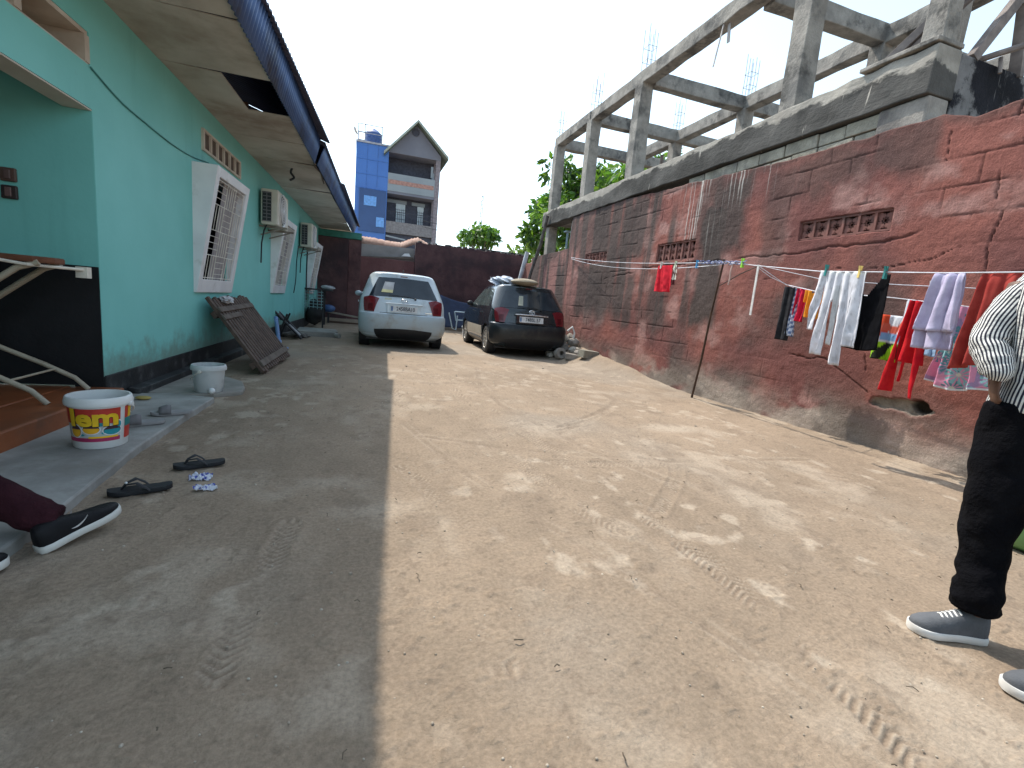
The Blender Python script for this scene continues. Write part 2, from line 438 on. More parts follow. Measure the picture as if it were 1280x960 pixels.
    d = np.maximum(np.maximum(0.40 * ss(0.62, 0.78, fbm(X * 6, Y * 5, 5, 99)), .5 * ss(.70, .78, fbm(X * 26, Y * 22, 3, 98)) * near), dark)[..., None]
    C = C * (1 - d) + drk * d
    o = big_grid('dirt_yard', np.stack([X, Y, Z], -1), mat_attr('dirt', 0.95, 0.32, 60, 0.7, 110, 0.008, 0.12))
    setcol(o, C.reshape(-1, 3)); tag(o, kind='structure')
    # the land around
    m = MB(); S = 600
    m.add([(-S, -S, -0.06), (S, -S, -0.06), (S, S, -0.06), (-S, S, -0.06)], [(0, 1, 2, 3)])
    g = m.build('ground', mat('earth', (0.25, 0.20, 0.15), 0.95, (0.34, 0.27, 0.20), 0.4, 0.3, 10)); tag(g, kind='structure')
    m = MB()
    for k in range(900):
        y = math.exp(rng.uniform(math.log(0.5), math.log(9))); x = rng.uniform(-0.9, 3.9)
        r = rng.uniform(0.002, 0.007) * (0.6 + 0.12 * y)
        if rng.random() < 0.04: r *= 2
        m.sphere((x, y, gz(x, y) + r * 0.3), r, 6, 4, (1, rng.uniform(.6, 1.2), rng.uniform(.5, .9)))
    st = m.build('gravel', mat('pebble', (0.24, 0.19, 0.14), 0.9, (0.48, 0.42, 0.35), 3, 0)); tag(st, 'loose grit and small stones scattered over the dirt yard', 'gravel', kind='stuff')
    m = MB()
    for k in range(70):
        y = math.exp(rng.uniform(math.log(0.6), math.log(8))); x = rng.uniform(-0.8, 3.9); a = rng.uniform(0, 6.28); l = rng.uniform(0.004, 0.016)
        z = gz(x, y) + 0.012
        m.tube([(x, y, z), (x + l * math.cos(a), y + l * math.sin(a), z + .004), (x + 2 * l * math.cos(a + .3), y + 2 * l * math.sin(a + .3), z)], rng.uniform(0.001, 0.0025), 5)
    st = m.build('litter', mat('twig', (0.07, 0.05, 0.035), 0.9, (0.14, 0.11, 0.08), 3, 0)); tag(st, 'dry twigs and leaf scraps lying on the dirt', 'litter', kind='stuff')
build_ground()

# ------------------------------------------------------------------ house on the left
def hx(d, y): return -2.034 + 0.05 * y + d
def hb(m, d0, d1, y0, y1, z0, z1, z2=None):
    # box in the house frame (d outward from the wall plane); z2 = other top height at d1
    t1 = z1 if z2 is None else z2
    m.hexa([(hx(d0, y0), y0, z0), (hx(d1, y0), y0, z0), (hx(d1, y1), y1, z0), (hx(d0, y1), y1, z0), (hx(d0, y0), y0, z1), (hx(d1, y0), y0, t1), (hx(d1, y1), y1, t1), (hx(d0, y1), y1, z1)])
house = thing('house', 'long low turquoise house with a blue sheet roof and white window boxes', 'house', (-2.0, 6, 0))
house_inv = (-2.0, 6.0, 0.0)
def hp(o):   # parent to the house keeping world coordinates
    o.parent = house
    o.matrix_parent_inverse = Matrix.Translation((2.0, -6.0, 0))
    return o
YC, YE = 4.38, 17.3
def build_house():
    m = MB()
    # facade with window holes
    wins = [(6.24, 7.46), (9.97, 11.11), (14.34, 15.46)]
    y = YC
    for a, b in wins:
        hb(m, -0.2, 0, y, a + .1, 0.24, 3.25)
        hb(m, -0.2, 0, a + .1, b - .1, 0.24, 1.0)
        hb(m, -0.2, 0, a + .1, b - .1, 2.14, 3.25); y = b - .1
    hb(m, -0.2, 0, y, YE, 0.24, 3.25)
    hb(m, -8, -0.2, YE - .2, YE, 0, 3.25)
    # beam over the porch with the ventilation slot
    hb(m, -0.17, 0, -2.5, YC, 2.14, 2.42)
    hb(m, -0.17, 0, -2.5, YC, 2.63, 3.25)
    hb(m, -0.17, 0, -2.5, 2.95, 2.42, 2.63)
    hp(m.build('wall', TEAL))
    m = MB(); m.prism([(-5, 1.055), (-.003, 1.055), (-.003, 2.127), (-.172, 2.127), (-.172, 3.25), (-5, 3.25)], lambda d, z: (hx(d, YC), YC - .004, z), lambda d, z: (hx(d, YC), YC - .001, z)); hp(m.build('porch_wall', TEAL)); m = MB(); hb(m, -5, -.2, -1.4, -1.2, 0, 3.2); hp(m.build('porch_shade_wall', TEAL))  # unseen near end wall, added to darken the porch
    m = MB(); hb(m, -5, -.003, YC - .007, YC - .0015, 0.17, 1.058); hp(m.build('porch_dado', BLACKPAINT))
    m = MB(); hb(m, -2.8, -2.6, -1.2, YC - .01, 0, 3.2); hp(m.build('porch_back_wall', TEAL_SHADED))  # unseen back wall, pulled nearer to darken the porch
    m = MB(); hb(m, -5, -0.18, -2.5, YC, 2.9, 3.0); hp(m.build('porch_ceiling', SOFFIT))
    # lintel underside plaster and vent lining
    m = MB(); hb(m, -0.168, -0.002, -2.5, YC - .002, 2.128, 2.137); hp(m.build('lintel_soffit', BEIGEP))
    m = MB()
    hb(m, -0.35, -0.004, 2.96, YC - .01, 2.60, 2.628); hb(m, -0.35, -0.004, 2.96, YC - .01, 2.422, 2.43)
    hb(m, -0.35, 0.004, YC - .06, YC - .004, 2.43, 2.60); hb(m, -0.35, 0.004, 3.66, 3.72, 2.43, 2.60); hb(m, -0.35, .004, 2.96, 3.0, 2.43, 2.60)
    hb(m, -0.37, -0.35, 2.96, YC - .01, 2.42, 2.63)
    hp(m.build('porch_vent', mat('vent_paint', (0.42, 0.34, 0.27), 0.7, (0.60, 0.54, 0.46), 3, 0.1)))
    # skirting
    m = MB(); hb(m, -0.19, 0.012, YC + .002, YE, -0.1, 0.245); hb(m, .012, 0.10, YC + .3, 8.5, -0.1, 0.10, 0.09); hp(m.build('skirting', SKIRT, bev=.006))
    # porch floor
    m = MB(); hb(m, -5, -0.204, -2.5, YC - .008, -.05, 0.165); hb(m, -0.204, 0.13, -2.5, YC - .008, -.05, 0.162); hp(m.build('porch_step', TILE, bev=.012))
    # windows
    for i, (a, b) in enumerate(wins):
        fr = MB(); bt = 0.03; tp = 0.25; z0, z1 = 0.885, 2.26
        def dd(z): return bt + (tp - bt) * (z - z0) / (z1 - z0)
        a0, b0 = a - .03, b + .03
        # outer shell: sides, top, bottom
        def wedge(ya, yb, za, zb, din):
            fr.hexa([(hx(din(za), ya), ya, za), (hx(dd(za), ya), ya, za), (hx(dd(za), yb), yb, za), (hx(din(za), yb), yb, za),
                     (hx(din(zb), ya), ya, zb), (hx(dd(zb), ya), ya, zb), (hx(dd(zb), yb), yb, zb), (hx(din(zb), yb), yb, zb)])
        back = lambda z: -0.02
        wedge(a0, a0 + .115, z0, z1, back); wedge(b0 - .115, b0, z0, z1, back)
        wedge(a0 + .115, b0 - .115, z0, z0 + .15, back); wedge(a0 + .115, b0 - .115, z1 - .10, z1, back)
        w = hp(fr.build('window', WHITEP, bev=.006))
        if i == 0:
            w['label'] = 'big slanted white window box with ornamental grille, nearest of three'
        g = MB()
        rows = 9; cols = 8; ya, yb, za, zb = a0 + .115, b0 - .115, z0 + .15, z1 - .10
        P = lambda u, v, o=-.02: Vector((hx(dd(za + (zb - za) * v) + o, ya + (yb - ya) * u), ya + (yb - ya) * u, za + (zb - za) * v))
        for v in (0.02, .25, .5, .75, .98): g.tube([P(0, v), P(1, v)], .005, 6)
        for u in (0.03, .35, .65, .97): g.tube([P(u, 0), P(u, 1)], .0048, 6)
        r2 = random.Random(5 + i)
        for ci in range(3):
            for ri in range(4):
                u0, u1 = (0.03, .35, .65, .97)[ci:ci + 2]; v0, v1 = ri * .25, ri * .25 + .25
                if (ci + ri) % 2:
                    for k in (1, 2, 3): g.tube([P(u0, v0 + (v1 - v0) * k / 4), P(u1, v0 + (v1 - v0) * k / 4)], .0038, 5)
                else:
                    for k in (1, 2, 3): g.tube([P(u0 + (u1 - u0) * k / 4, v0), P(u0 + (u1 - u0) * k / 4, v1)], .0038, 5)
        gg = g.build('grille', STEELW, w)
        c = MB(); n = 40
        rows_ = []
        for k in range(n + 1):
            u = .42 + .58 * k / n; off = -.09 + .018 * math.sin(k * 1.1) + .01 * math.sin(k * .45)
            rows_.append([P(u, v, off) for v in (0, .3, .6, 1)])
        c.loft(rows_, caps=False, closed=False)
        cu = c.build('curtain', CURTAIN, w, smooth=60)
        c = MB(); y0_, y1_ = a + .1, b - .1
        hb(c, -.24, -.021, y0_, y0_ + .004, 1.0, 2.14); hb(c, -.24, -.021, y1_ - .004, y1_, 1.0, 2.14); hb(c, -.24, -.021, y0_ + .004, y1_ - .004, 1.0, 1.004); hb(c, -.24, -.021, y0_ + .004, y1_ - .004, 2.136, 2.14); c.build('shade_liner', DARKIN, w)  # near-black lining stands in for shade inside the window opening
        c = MB(); hb(c, -0.30, -0.24, a, b, .95, 2.2); c.build('pane', mat('unlit_glass%d' % i, (0.02, 0.02, 0.03), 0.1, bump=0), w)  # opaque glossy panel, its near-black stands in for the unlit room
    # louvre vent above the first window
    m = MB(); y0, y1 = 6.50, 7.95
    hb(m, -.02, .028, y0, y1, 2.45, 2.475); hb(m, -.02, .028, y0, y1, 2.655, 2.68)
    for k in range(7):
        yy = y0 + (y1 - y0 - .03) * k / 6; hb(m, -.02, .026, yy, yy + .04, 2.475, 2.655)
    v = hp(m.build('vent_block', mat('vent_cream', (0.50, 0.43, 0.36), 0.7, (0.62, 0.55, 0.47), 4)))
    m = MB(); hb(m, -.02, .004, y0 + .01, y1 - .01, 2.47, 2.66); m.build('vent_opening', mat('vent_brown', (0.10, 0.075, 0.06), 0.9), v)
    # soffit boards
    ys = [-2.5, -1.1, 0.0, 1.1, 2.2, 3.3, 4.40, 5.47, 6.43, 7.50, 8.57, 9.64, 10.7, 11.8, 12.9, 14.0, 15.1, 16.2, YE]
    m = MB(); r2 = random.Random(3)
    for a, b in zip(ys[:-1], ys[1:]):
        d1 = 0.915
        dz = r2.uniform(-.012, .012); tl = r2.uniform(-.012, .012)
        if abs(a - 5.47) < .01: d1 = 0.49
        m.hexa([(hx(.002, a), a + .006, 2.93 + dz), (hx(d1, a), a + .006, 2.93 + tl), (hx(d1, b), b - .006, 2.93 + tl + dz), (hx(.002, b), b - .006, 2.93),
                (hx(.002, a), a + .006, 2.938 + dz), (hx(d1, a), a + .006, 2.938 + tl), (hx(d1, b), b - .006, 2.938 + tl + dz), (hx(.002, b), b - .006, 2.938)])
    hp(m.build('soffit', SOFFIT))
    for a in ys:
        m = MB(); hb(m, .01, .48 if abs(a - 5.47) < .01 or abs(a - 6.43) < .01 else .90, a - .03, a + .03, 2.958, 3.00)
        hp(m.build('ceiling_batten', WOODD))
    # fascia of narrow corrugated blue sheet
    def corr(fn, n, amp, per, thick=.004):
        pass
    m = MB()
    def strip(ya, yb, dA, zA, dB, zB, per, amp, nv=2, off=0.0, ds=0.0):
        n = int((yb - ya) / per * 6) + 2; rows = []
        for k in range(n):
            y = ya + (yb - ya) * k / (n - 1); w_ = amp * math.sin(2 * math.pi * y / per)
            rows.append([(hx(dA + ds * (y - 5) * (1 - j / (nv - 1)) + (dB - dA) * j / (nv - 1), y), y, zA + (zB - zA) * j / (nv - 1)) for j in range(nv)])
            rows[-1] = [(p[0] + w_ * (1 if abs(zB - zA) > abs(dB - dA) else 0), p[1], p[2] + w_ * (0 if abs(zB - zA) > abs(dB - dA) else 1) + off * y) for p in rows[-1]]
        m.loft(rows, caps=False, closed=False)
    strip(-2.5, 8.32, .925, 2.905, 1.01, 3.234, .075, .008)
    strip(8.36, YE, .955, 2.90, 1.06, 3.20, .075, .008)
    f = hp(m.build('fascia', ROOFBLUE, smooth=50)); solidify(f, .004)
    m = MB(); strip(-2.5, 8.30, 1.05, 3.225, -3.2, 4.55, .09, .014, 6, 0.0, .026)
    f = hp(m.build('roof_sheet', NAVY, smooth=60)); solidify(f, .012)
    m = MB(); strip(8.20, 11.2, 1.085, 3.185, -3.2, 4.50, .09, .014, 6); strip(11.1, YE + .3, 1.14, 3.20, -3.2, 4.48, .09, .014, 6)
    f = hp(m.build('roof_sheet', NAVY, smooth=60)); solidify(f, .012)
    m = MB(); hb(m, -7.9, -3.1, -2.5, YE, 4.3, 4.45); hp(m.build('roof_back', NAVY))
    # torn strip hanging at the joint of the roof sheets
    m = MB(); m.tube([(hx(.93, 8.2), 8.2, 2.95), (hx(.90, 8.5), 8.5, 2.90), (hx(.93, 9.0), 9.0, 2.93), (hx(.9, 9.7), 9.7, 2.90)], .012, 6)
    hp(m.build('loose_batten', WOODG))
build_house()

# air conditioners on brackets
BRK = mat('bracket_metal', (0.16, 0.13, 0.11), 0.7, (0.3, 0.26, 0.22), 8)
def make_ac():
    t = thing('air_conditioner', 'outdoor air conditioner unit mounted beside the nearest window box', 'air conditioner')
    w, h, d = 0.85, 0.56, 0.30
    m = MB(); m.box(.04, d, 0, w, 0, h); m.build('casing', ACWHITE, t, bev=.02)
    m = MB(); m.box(.07, .20, -.012, -.002, .05, h - .05); a = m.build('coil_panel', DARKMET, t)
    m = MB()
    for k in range(9): m.box(.065, .205, -.018, -.012, .05 + k * .055, .062 + k * .055)
    m.box(.13, .14, -.02, -.012, .05, h - .05); m.build('coil_bars', mat('ac_bar', (0.16, 0.15, 0.16), 0.6), a)
    Mx = Matrix.Translation((d + .002, w * .40, h * .5)) @ Matrix.Rotation(R(90), 4, 'Y')
    m = MB(); m.lathe([(.0, .012), (.235, .012), (.24, .006), (.24, -.02)], 36, Mx); f = m.build('fan_opening', DARKMET, t, smooth=40)
    m = MB()
    for r_ in (.06, .10, .14, .18, .22): m.lathe([(r_ - .004, .018), (r_ + .004, .018), (r_ + .004, .026), (r_ - .004, .026), (r_ - .004, .018)], 36, Mx)
    for k in range(12):
        a = k * math.pi / 6; m.tube([Mx @ Vector((.03 * math.cos(a), .03 * math.sin(a), .024)), Mx @ Vector((.24 * math.cos(a + .4), .24 * math.sin(a + .4), .024))], .003, 5)
    m.lathe([(.24, .01), (.262, .02), (.262, -.02)], 36, Mx); m.lathe([(0, .028), (.035, .028), (.035, .01)], 20, Mx)
    m.build('fan_guard', WHITEP, t, smooth=40)
    for yy in (.12, w - .12):
        m = MB(); m.bar((0, yy, -.02), (.42, yy, -.02), .035, .03); m.bar((.02, yy, -.16), (.36, yy, -.03), .02, .02); m.build('bracket', BRK, t)
    m = MB(); m.tube([(.12, .06, 0), (.09, .02, -.1), (.06, 0.0, -.3), (.05, .01, -.62)], .012, 6); m.build('drain_hose', DARKMET, t, smooth=60)
    return t
def place(o, loc, rz=0, label=None):
    o.location = loc; o.rotation_euler = (0, 0, rz)
    if label: o['label'] = label
    return o
def dup(o, parent=None):
    c = o.copy(); COL.objects.link(c)
    if parent is not None: c.parent = parent
    for ch in o.children: dup(ch, c)
    return c
a1 = make_ac(); a1['group'] = 'air conditioners on the turquoise wall'
place(a1, (hx(0, 9.0), 9.0, 2.0), -R(2.9))
a2 = dup(a1)
place(a2, (hx(0, 12.85), 12.85, 2.0), -R(2.9), 'outdoor air conditioner unit mounted high near the far end of the turquoise wall')

# cables on the wall
def cable(name, pts, r, m_, label, cat='cable', group=None):
    m = MB()
    P = [Vector(p) for p in pts]; Q = []
    for i in range(len(P) - 1):
        p0 = P[max(i - 1, 0)]; p1 = P[i]; p2 = P[i + 1]; p3 = P[min(i + 2, len(P) - 1)]
        for k in range(6):
            t = k / 6
            Q.append(0.5 * ((2 * p1) + (p2 - p0) * t + (2 * p0 - 5 * p1 + 4 * p2 - p3) * t * t + (3 * p1 - p0 - 3 * p2 + p3) * t ** 3))
    Q.append(P[-1])
    m.tube(Q, r, 6)
    o = m.build(name, m_, None, smooth=60)
    return tag(o, label, cat, group)
CABLE = mat('cable_black', (0.02, 0.025, 0.03), 0.6, bump=0)
CABLET = mat('cable_painted', (0.05, 0.20, 0.20), 0.6, bump=0)
cable('cable', [(hx(.008, 4.37), 4.37, 2.41), (hx(.008, 4.75), 4.75, 2.33), (hx(.008, 5.16), 5.16, 2.30), (hx(.008, 5.7), 5.7, 2.28), (hx(.008, 6.22), 6.22, 2.30), (hx(.008, 6.7), 6.7, 2.36)], .006, CABLET, 'thin cable sagging across the turquoise wall from porch vent to window')
cable('cable', [(hx(.03, 12.7), 12.7, 2.0), (hx(.01, 12.6), 12.6, 1.6), (hx(.015, 12.5), 12.5, 1.2), (hx(.01, 12.3), 12.3, .9)], .01, CABLE, 'dark cable dropping from the far air conditioner')
cable('cable', [(hx(.02, 14.15), 14.15, 2.0), (hx(.015, 14.1), 14.1, 1.4), (hx(.015, 14.1), 14.1, .7)], .018, CABLE, 'straight black cable running down beside the farthest window box')
cable('cable', [(hx(.5, 9.0), 9.0, 2.93), (hx(.48, 9.0), 9.0, 2.86), (hx(.52, 9.05), 9.05, 2.80), (hx(.47, 9.0), 9.0, 2.74)], .018, CABLE, 'short dark cable end curling down from the eave boards')
# wall switches in the porch
t = thing('wall_switch', 'pair of old brown light switches on the porch wall', 'switch', (-2.295, YC - .009, 1.51))
for dz, mm in ((.115, mat('switch_brown', (0.10, 0.06, 0.05), 0.5)), (0, mat('switch_dark', (0.035, 0.025, 0.025), 0.5))):
    m = MB(); m.box(-.045, .045, -.022, 0, dz - .045, dz + .045); s = m.build('switch_plate', mm, t, bev=.008)
    m = MB(); m.box(-.018, .018, -.034, -.0225, dz - .03, dz + .03); m.build('rocker', mat('switch_key%d' % int(dz * 100), (0.13, 0.08, 0.075), 0.4), s, bev=.004)

# cement apron and broken slab
m = MB()
m.prism([(-1.90, -1.0), (-1.17, -1.0), (-1.155, 2.4), (-1.19, 3.2), (-1.17, 4.0), (-1.14, 4.62), (-1.5, 4.75), (-1.86, 4.7)], lambda x, y: (x, y, -.06), lambda x, y: (x, y, .05))
o = m.build('apron', APRON, None, bev=.01); tag(o, kind='structure')
m = MB()
pl = [(-1.78, 4.85), (-1.45, 4.78), (-1.2, 4.84), (-1.0, 4.98), (-1.02, 5.2), (-1.1, 5.5), (-1.3, 5.75), (-1.7, 5.8)]
m.prism(pl, lambda x, y: (x, y, -.06), lambda x, y: (x, y, .035))
o = m.build('broken_slab', mat('slab', (0.20, 0.185, 0.165), 0.9, (0.30, 0.28, 0.25), 4, 0.5, 40), None, bev=.012); tag(o, 'flat broken cement slab on the ground beside the black skirting', 'slab')
# ------------------------------------------------------------------ red block wall on the right
WX = 4.7
def wall_top(y):
    t = np.interp(y, [0, 2.6, 2.9, 3.15, 3.3, 3.6, 4.2, 5.0, 6.4, 8.0, 9.5, 10.75, 10.8, 13.4], [2.80, 2.92, 2.90, 3.0, 2.985, 2.99, 2.99, 3.01, 3.10, 3.18, 3.22, 3.2, 2.50, 2.46])
    return t + 0.035 * (fbm(y * 5, y * 0, 3, 3) - .5)
def seg_dist(Y, Z, pl):
    best = np.full(Y.shape, 9.0)
    for (ax, ay), (bx, by) in zip(pl[:-1], pl[1:]):
        dx, dy = bx - ax, by - ay; t = np.clip(((Y - ax) * dx + (Z - ay) * dy) / (dx * dx + dy * dy), 0, 1)
        best = np.minimum(best, np.hypot(Y - ax - t * dx, Z - ay - t * dy))
    return best
VENTS = [(3.40, 4.40, 2.065, 2.265), (6.18, 7.14, 1.98, 2.26), (8.9, 9.85, 2.08, 2.30)]
def build_red_wall():
    root = thing('boundary_wall', 'tall weathered red-painted block wall with dark stains along the right side', 'wall', (WX, 6, 0))
    ys = np.concatenate([np.linspace(0.2, 2.2, 60, endpoint=False), np.linspace(2.2, 7.5, 520, endpoint=False), np.linspace(7.5, 10.78, 160, endpoint=False), np.linspace(10.80, 13.4, 70)])
    nz = 270
    v = np.linspace(0, 1, nz)
    Y, Vv = np.meshgrid(ys, v, indexing='ij')
    Z = -0.15 + (wall_top(Y) + 0.15) * Vv
    wob = 0.03 * (fbm(Y * 1.3, Z * 1.3, 3, 12) - .5)
    X = WX + 0.030 * (fbm(Y * 1.1, Z * 1.6, 4, 15) - .5) + 0.014 * (fbm(Y * 7, Z * 9, 5, 18) - .5) + 0.006 * (fbm(Y * 28, Z * 28, 3, 19) - .5)
    # block joints, partly plastered over
    Zw = Z + wob + .02 * Y * 0; course = 0.235
    cz = (Zw / course); row = np.floor(cz)
    jz = np.abs(cz - np.round(cz)) * course
    yy = (Y + wob * 2 + 0.23 * (row % 2)) / 0.46; jy = np.abs(yy - np.round(yy)) * 0.46
    show = (ss(0.40, 0.58, fbm(Y * 0.9 + 3, Z * 1.1, 3, 22)) * 0.75 + 0.22) * ss(.1, .9, Z)
    jm = np.maximum(1 - ss(0.002, 0.011, jz), (1 - ss(0.002, 0.011, jy)) * 0.8) * show * ss(.35, .55, fbm(Y * 4, Z * 4, 3, 23))
    X = X + 0.011 * jm
    blockvar = _hash(row + 100, np.floor(yy) + 50, 9)
    X = X + 0.006 * (blockvar - .5) * show
    # cracks
    crack = np.zeros_like(Y)
    for pl, w, s in [([(7.5, 1.90), (5.6, 1.92), (4.6, 1.93), (3.9, 1.955), (3.4, 1.965), (2.95, 2.07), (2.5, 2.12), (1.6, 2.2)], .016, 1), ([(2.62, 2.2), (2.66, 2.5), (2.60, 2.95)], .010, 2), ([(2.55, 2.1), (2.6, 1.7), (2.52, 1.2)], .009, 3),
                     ([(4.3, .80), (3.75, .78), (3.3, .55)], .010, 4), ([(3.05, 2.6), (3.06, 2.83)], .008, 5), ([(2.75, 1.85), (3.3, 1.72), (3.9, 1.74)], .006, 6), ([(8.9, 1.75), (7.6, 1.88)], .014, 7), ([(3.35, .75), (3.4, .98)], .008, 9)]:
        n1 = 0.09 * (fbm(Y * 6, Z * 6, 5, 30 + s) - .5)
        d = seg_dist(Y + n1, Z + n1 * .8, pl)
        crack = np.maximum(crack, (1 - ss(w * .2, w * .85, d)) * ss(.36, .50, fbm(Y * 3, Z * 3, 2, 40 + s)))
    X = X + 0.016 * crack
    # knocked-out hole
    n1 = fbm(Y * 6, Z * 9, 4, 61)
    hole = ss(0.0, 0.12, 1 - np.hypot((Y - 2.96) / .25, (Z - .47 + .06 * (Y - 2.98)) / .06) + 1.6 * (n1 - .5))
    holed = ss(0.0, 0.2, 1 - np.hypot((Y - 2.83) / .09, (Z - .50) / .06) + .5 * (n1 - .5))
    X = X + 0.045 * hole + 0.06 * holed
    # vent recesses
    vm = np.zeros_like(Y)
    for a, b, c, d in VENTS:
        vm = np.maximum(vm, ((Y > a) & (Y < b) & (Z > c) & (Z < d)).astype(float))
    X = np.where(vm > 0, WX + 0.12, X)
    # colours: fired red paint, pink scuffs, black mould, cement patches
    a = fbm(Y * 1.4, Z * 1.4, 5, 101)[..., None]
    red = np.array([0.262, 0.100, 0.080]); red2 = np.array([0.178, 0.074, 0.066]); pink = np.array([0.36, 0.21, 0.185]); mould = np.array([0.060, 0.052, 0.048]); cem = np.array([0.36, 0.31, 0.26])
    C = red2 + (red - red2) * ss(.3, .7, a)
    C = C * (0.92 + 0.16 * blockvar[..., None] * show[..., None])
    p = ss(.52, .72, fbm(Y * 2.6, Z * 3.2, 5, 111)) * ss(.40, .6, fbm(Y * .6, Z * .9, 3, 112)) * .7
    p = np.maximum(p, .4 * ss(8.5, 10.8, Y)); C = C * (1 - p[..., None]) + pink * p[..., None]
    k = fbm(Y * 1.0, Z * .8, 5, 121)
    st = 0.75 * ss(.50, .70, k + .16 * ss(1.9, 3.0, Z) - .05)
    streak = fbm(Y * 3.2, Z * .22, 4, 131)
    st = np.maximum(st, .9 * ss(.47, .62, streak + .06 * ss(6.5, 8.5, Y) - .10 * ss(6, 4.5, Y)) * ss(.55, 1.2, Z + .5 * (fbm(Y * 4, Z * 0, 2, 132) - .5)) * ss(5.0, 6.6, Y))
    def patch(y0, y1, z0, z1, soft=.12, nz_=.25):
        q = fbm(Y * 4, Z * 2.5, 4, int(y0 * 100))
        e = np.minimum(np.minimum(Y - y0, y1 - Y), np.minimum(Z - z0, z1 - Z) * .6) + nz_ * (q - .5)
        return ss(-soft * .3, soft, e)
    st = np.maximum(st, .92 * patch(5.52, 6.12, 0.92, 2.75)); st = np.maximum(st, .85 * patch(5.2, 6.0, 1.9, 3.1))
    st = np.maximum(st, .85 * patch(7.5, 8.5, 2.05, 3.2)); st = np.maximum(st, .8 * patch(7.7, 8.05, .75, 1.9)); st = np.maximum(st, .75 * patch(8.35, 8.7, .9, 1.9)); st = np.maximum(st, .8 * patch(9.2, 10.2, .9, 2.1)); st = np.maximum(st, .6 * patch(9.4, 10.7, 2.3, 3.2))
    st = np.maximum(st, .6 * patch(3.1, 4.6, 2.55, 3.02)); st = np.maximum(st, .55 * patch(4.5, 5.0, 1.75, 3.0))
    st = np.maximum(st, .5 * ss(.12, 0, wall_top(Y) - Z) )
    C = C * (1 - st[..., None]) + mould * st[..., None] * (.8 + .5 * a)
    low = ss(.55, .10, Z + .35 * (fbm(Y * 1.6, Z * 1.2, 4, 141) - .5)) * ss(.38, .55, fbm(Y * 2, Z * 3, 4, 142) + .08)
    low = np.clip(low, 0, 1) * .85
    cem2 = cem * (.55 + .8 * fbm(Y * 3, Z * 4, 4, 143)[..., None])
    C = C * (1 - low[..., None]) + cem2 * low[..., None]
    dl = .55 * ss(.5, .62, fbm(Y * 1.8 + 9, Z * 2, 4, 151)) * ss(.75, .3, Z)
    C = C * (1 - dl[..., None]) + np.array([.10, .085, .075]) * dl[..., None]
    drip = ss(.64, .74, fbm(Y * 42, Z * .5, 3, 161)) * (np.exp(-((Y - 6.25) / .35) ** 2) * ss(1.7, 2.6, Z) + .8 * np.exp(-((Y - 5.3) / .5) ** 2) * ss(2.5, 2.9, Z))
    drip = np.clip(drip * .8, 0, 1)[..., None]; C = C * (1 - drip) + np.array([.55, .53, .49]) * drip
    C = C * (1 - .45 * crack[..., None]) ; C = C * (1 - .5 * jm[..., None])
    h = hole[..., None]; C = C * (1 - h) + np.array([.26, .225, .185]) * (.4 + .9 * fbm(Y * 14, Z * 14, 3, 171)[..., None]) * h
    C = C * (1 - .85 * holed[..., None]); C = np.where(vm[..., None] > 0, np.array([.05, .03, .025]), C)  # hole pocket and vent recesses darkened in the colour, as shade
    P = np.stack([X, Y, Z], -1)
    top = P[:, -1:].copy(); t1 = top.copy(); t1[..., 0] = WX + .20; t2 = t1.copy(); t2[..., 2] = -.15
    P = np.concatenate([P, t1, t2], 1)
    C = np.concatenate([C, np.broadcast_to(np.array([.30, .24, .20]), t1.shape), np.broadcast_to(np.array([.2, .15, .13]), t1.shape)], 1)
    P = P - np.array([WX, 6, 0])
    o = big_grid('plaster', P, mat_attr('red_plaster', 0.92, .24, 55, .65, 60, .012, .15), root)
    setcol(o, np.clip(C, .004, 1).reshape(-1, 3))
    # pierced vent blocks
    vb = mat('vent_red', (0.16, 0.066, 0.053), .9, (0.23, 0.105, 0.088), 8, .4, 50, dirt=(.08, .05, .045), dsc=6)
    for a, b, c, d in VENTS:
        m = MB(); n = 6; w = (b - a) / n; x0, x1 = .012, .07; y0 = a - 6
        m.box(x0, x1, y0, b - 6, c, c + .018); m.box(x0, x1, y0, b - 6, d - .018, d)
        for k in range(n + 1): m.box(x0 + .001, x1, y0 + k * w - (.012 if k else 0), y0 + k * w + (.012 if k < n else 0), c + .018, d - .018)
        for k in range(n):
            cy = y0 + (k + .5) * w; cz_ = (c + d) / 2; hw, hh = w / 2 - .012, (d - c) / 2 - .018
            for sy in (-1, 1):
                for sz in (-1, 1):
                    m.bar((x0 + .029, cy + sy * hw, cz_ + sz * hh), (x0 + .029, cy + sy * .028, cz_ + sz * .028), .05, .022, (1, 0, 0))
            ring = [(cy + .045 * math.cos(t), cz_ + .045 * math.sin(t)) for t in np.linspace(0, 2 * math.pi, 9)]
            for (p, q), (r_, s_) in zip(ring[:-1], ring[1:]): m.bar((x0 + .029, p, q), (x0 + .029, r_, s_), .05, .018, (1, 0, 0))
        m.build('vent_block', vb, root)
    # grey infill blocks between the red wall and the concrete floor beam
    m = MB(); r2 = random.Random(8)
    for (z0, z1, y0, y1) in ((2.93, 3.06, 3.34, 6.55), (3.065, 3.205, 3.34, 6.6)):
        y = y0
        while y < y1:
            l = r2.uniform(.30, .46)
            if r2.random() > .06: m.box(.03 + r2.uniform(-.008, .012), .19, y - 6, min(y + l - .012, y1) - 6, z0, z1 - r2.uniform(0, .012))
            y += l
    m.build('infill_block', BLOCKS, root, bev=.008)
build_red_wall()
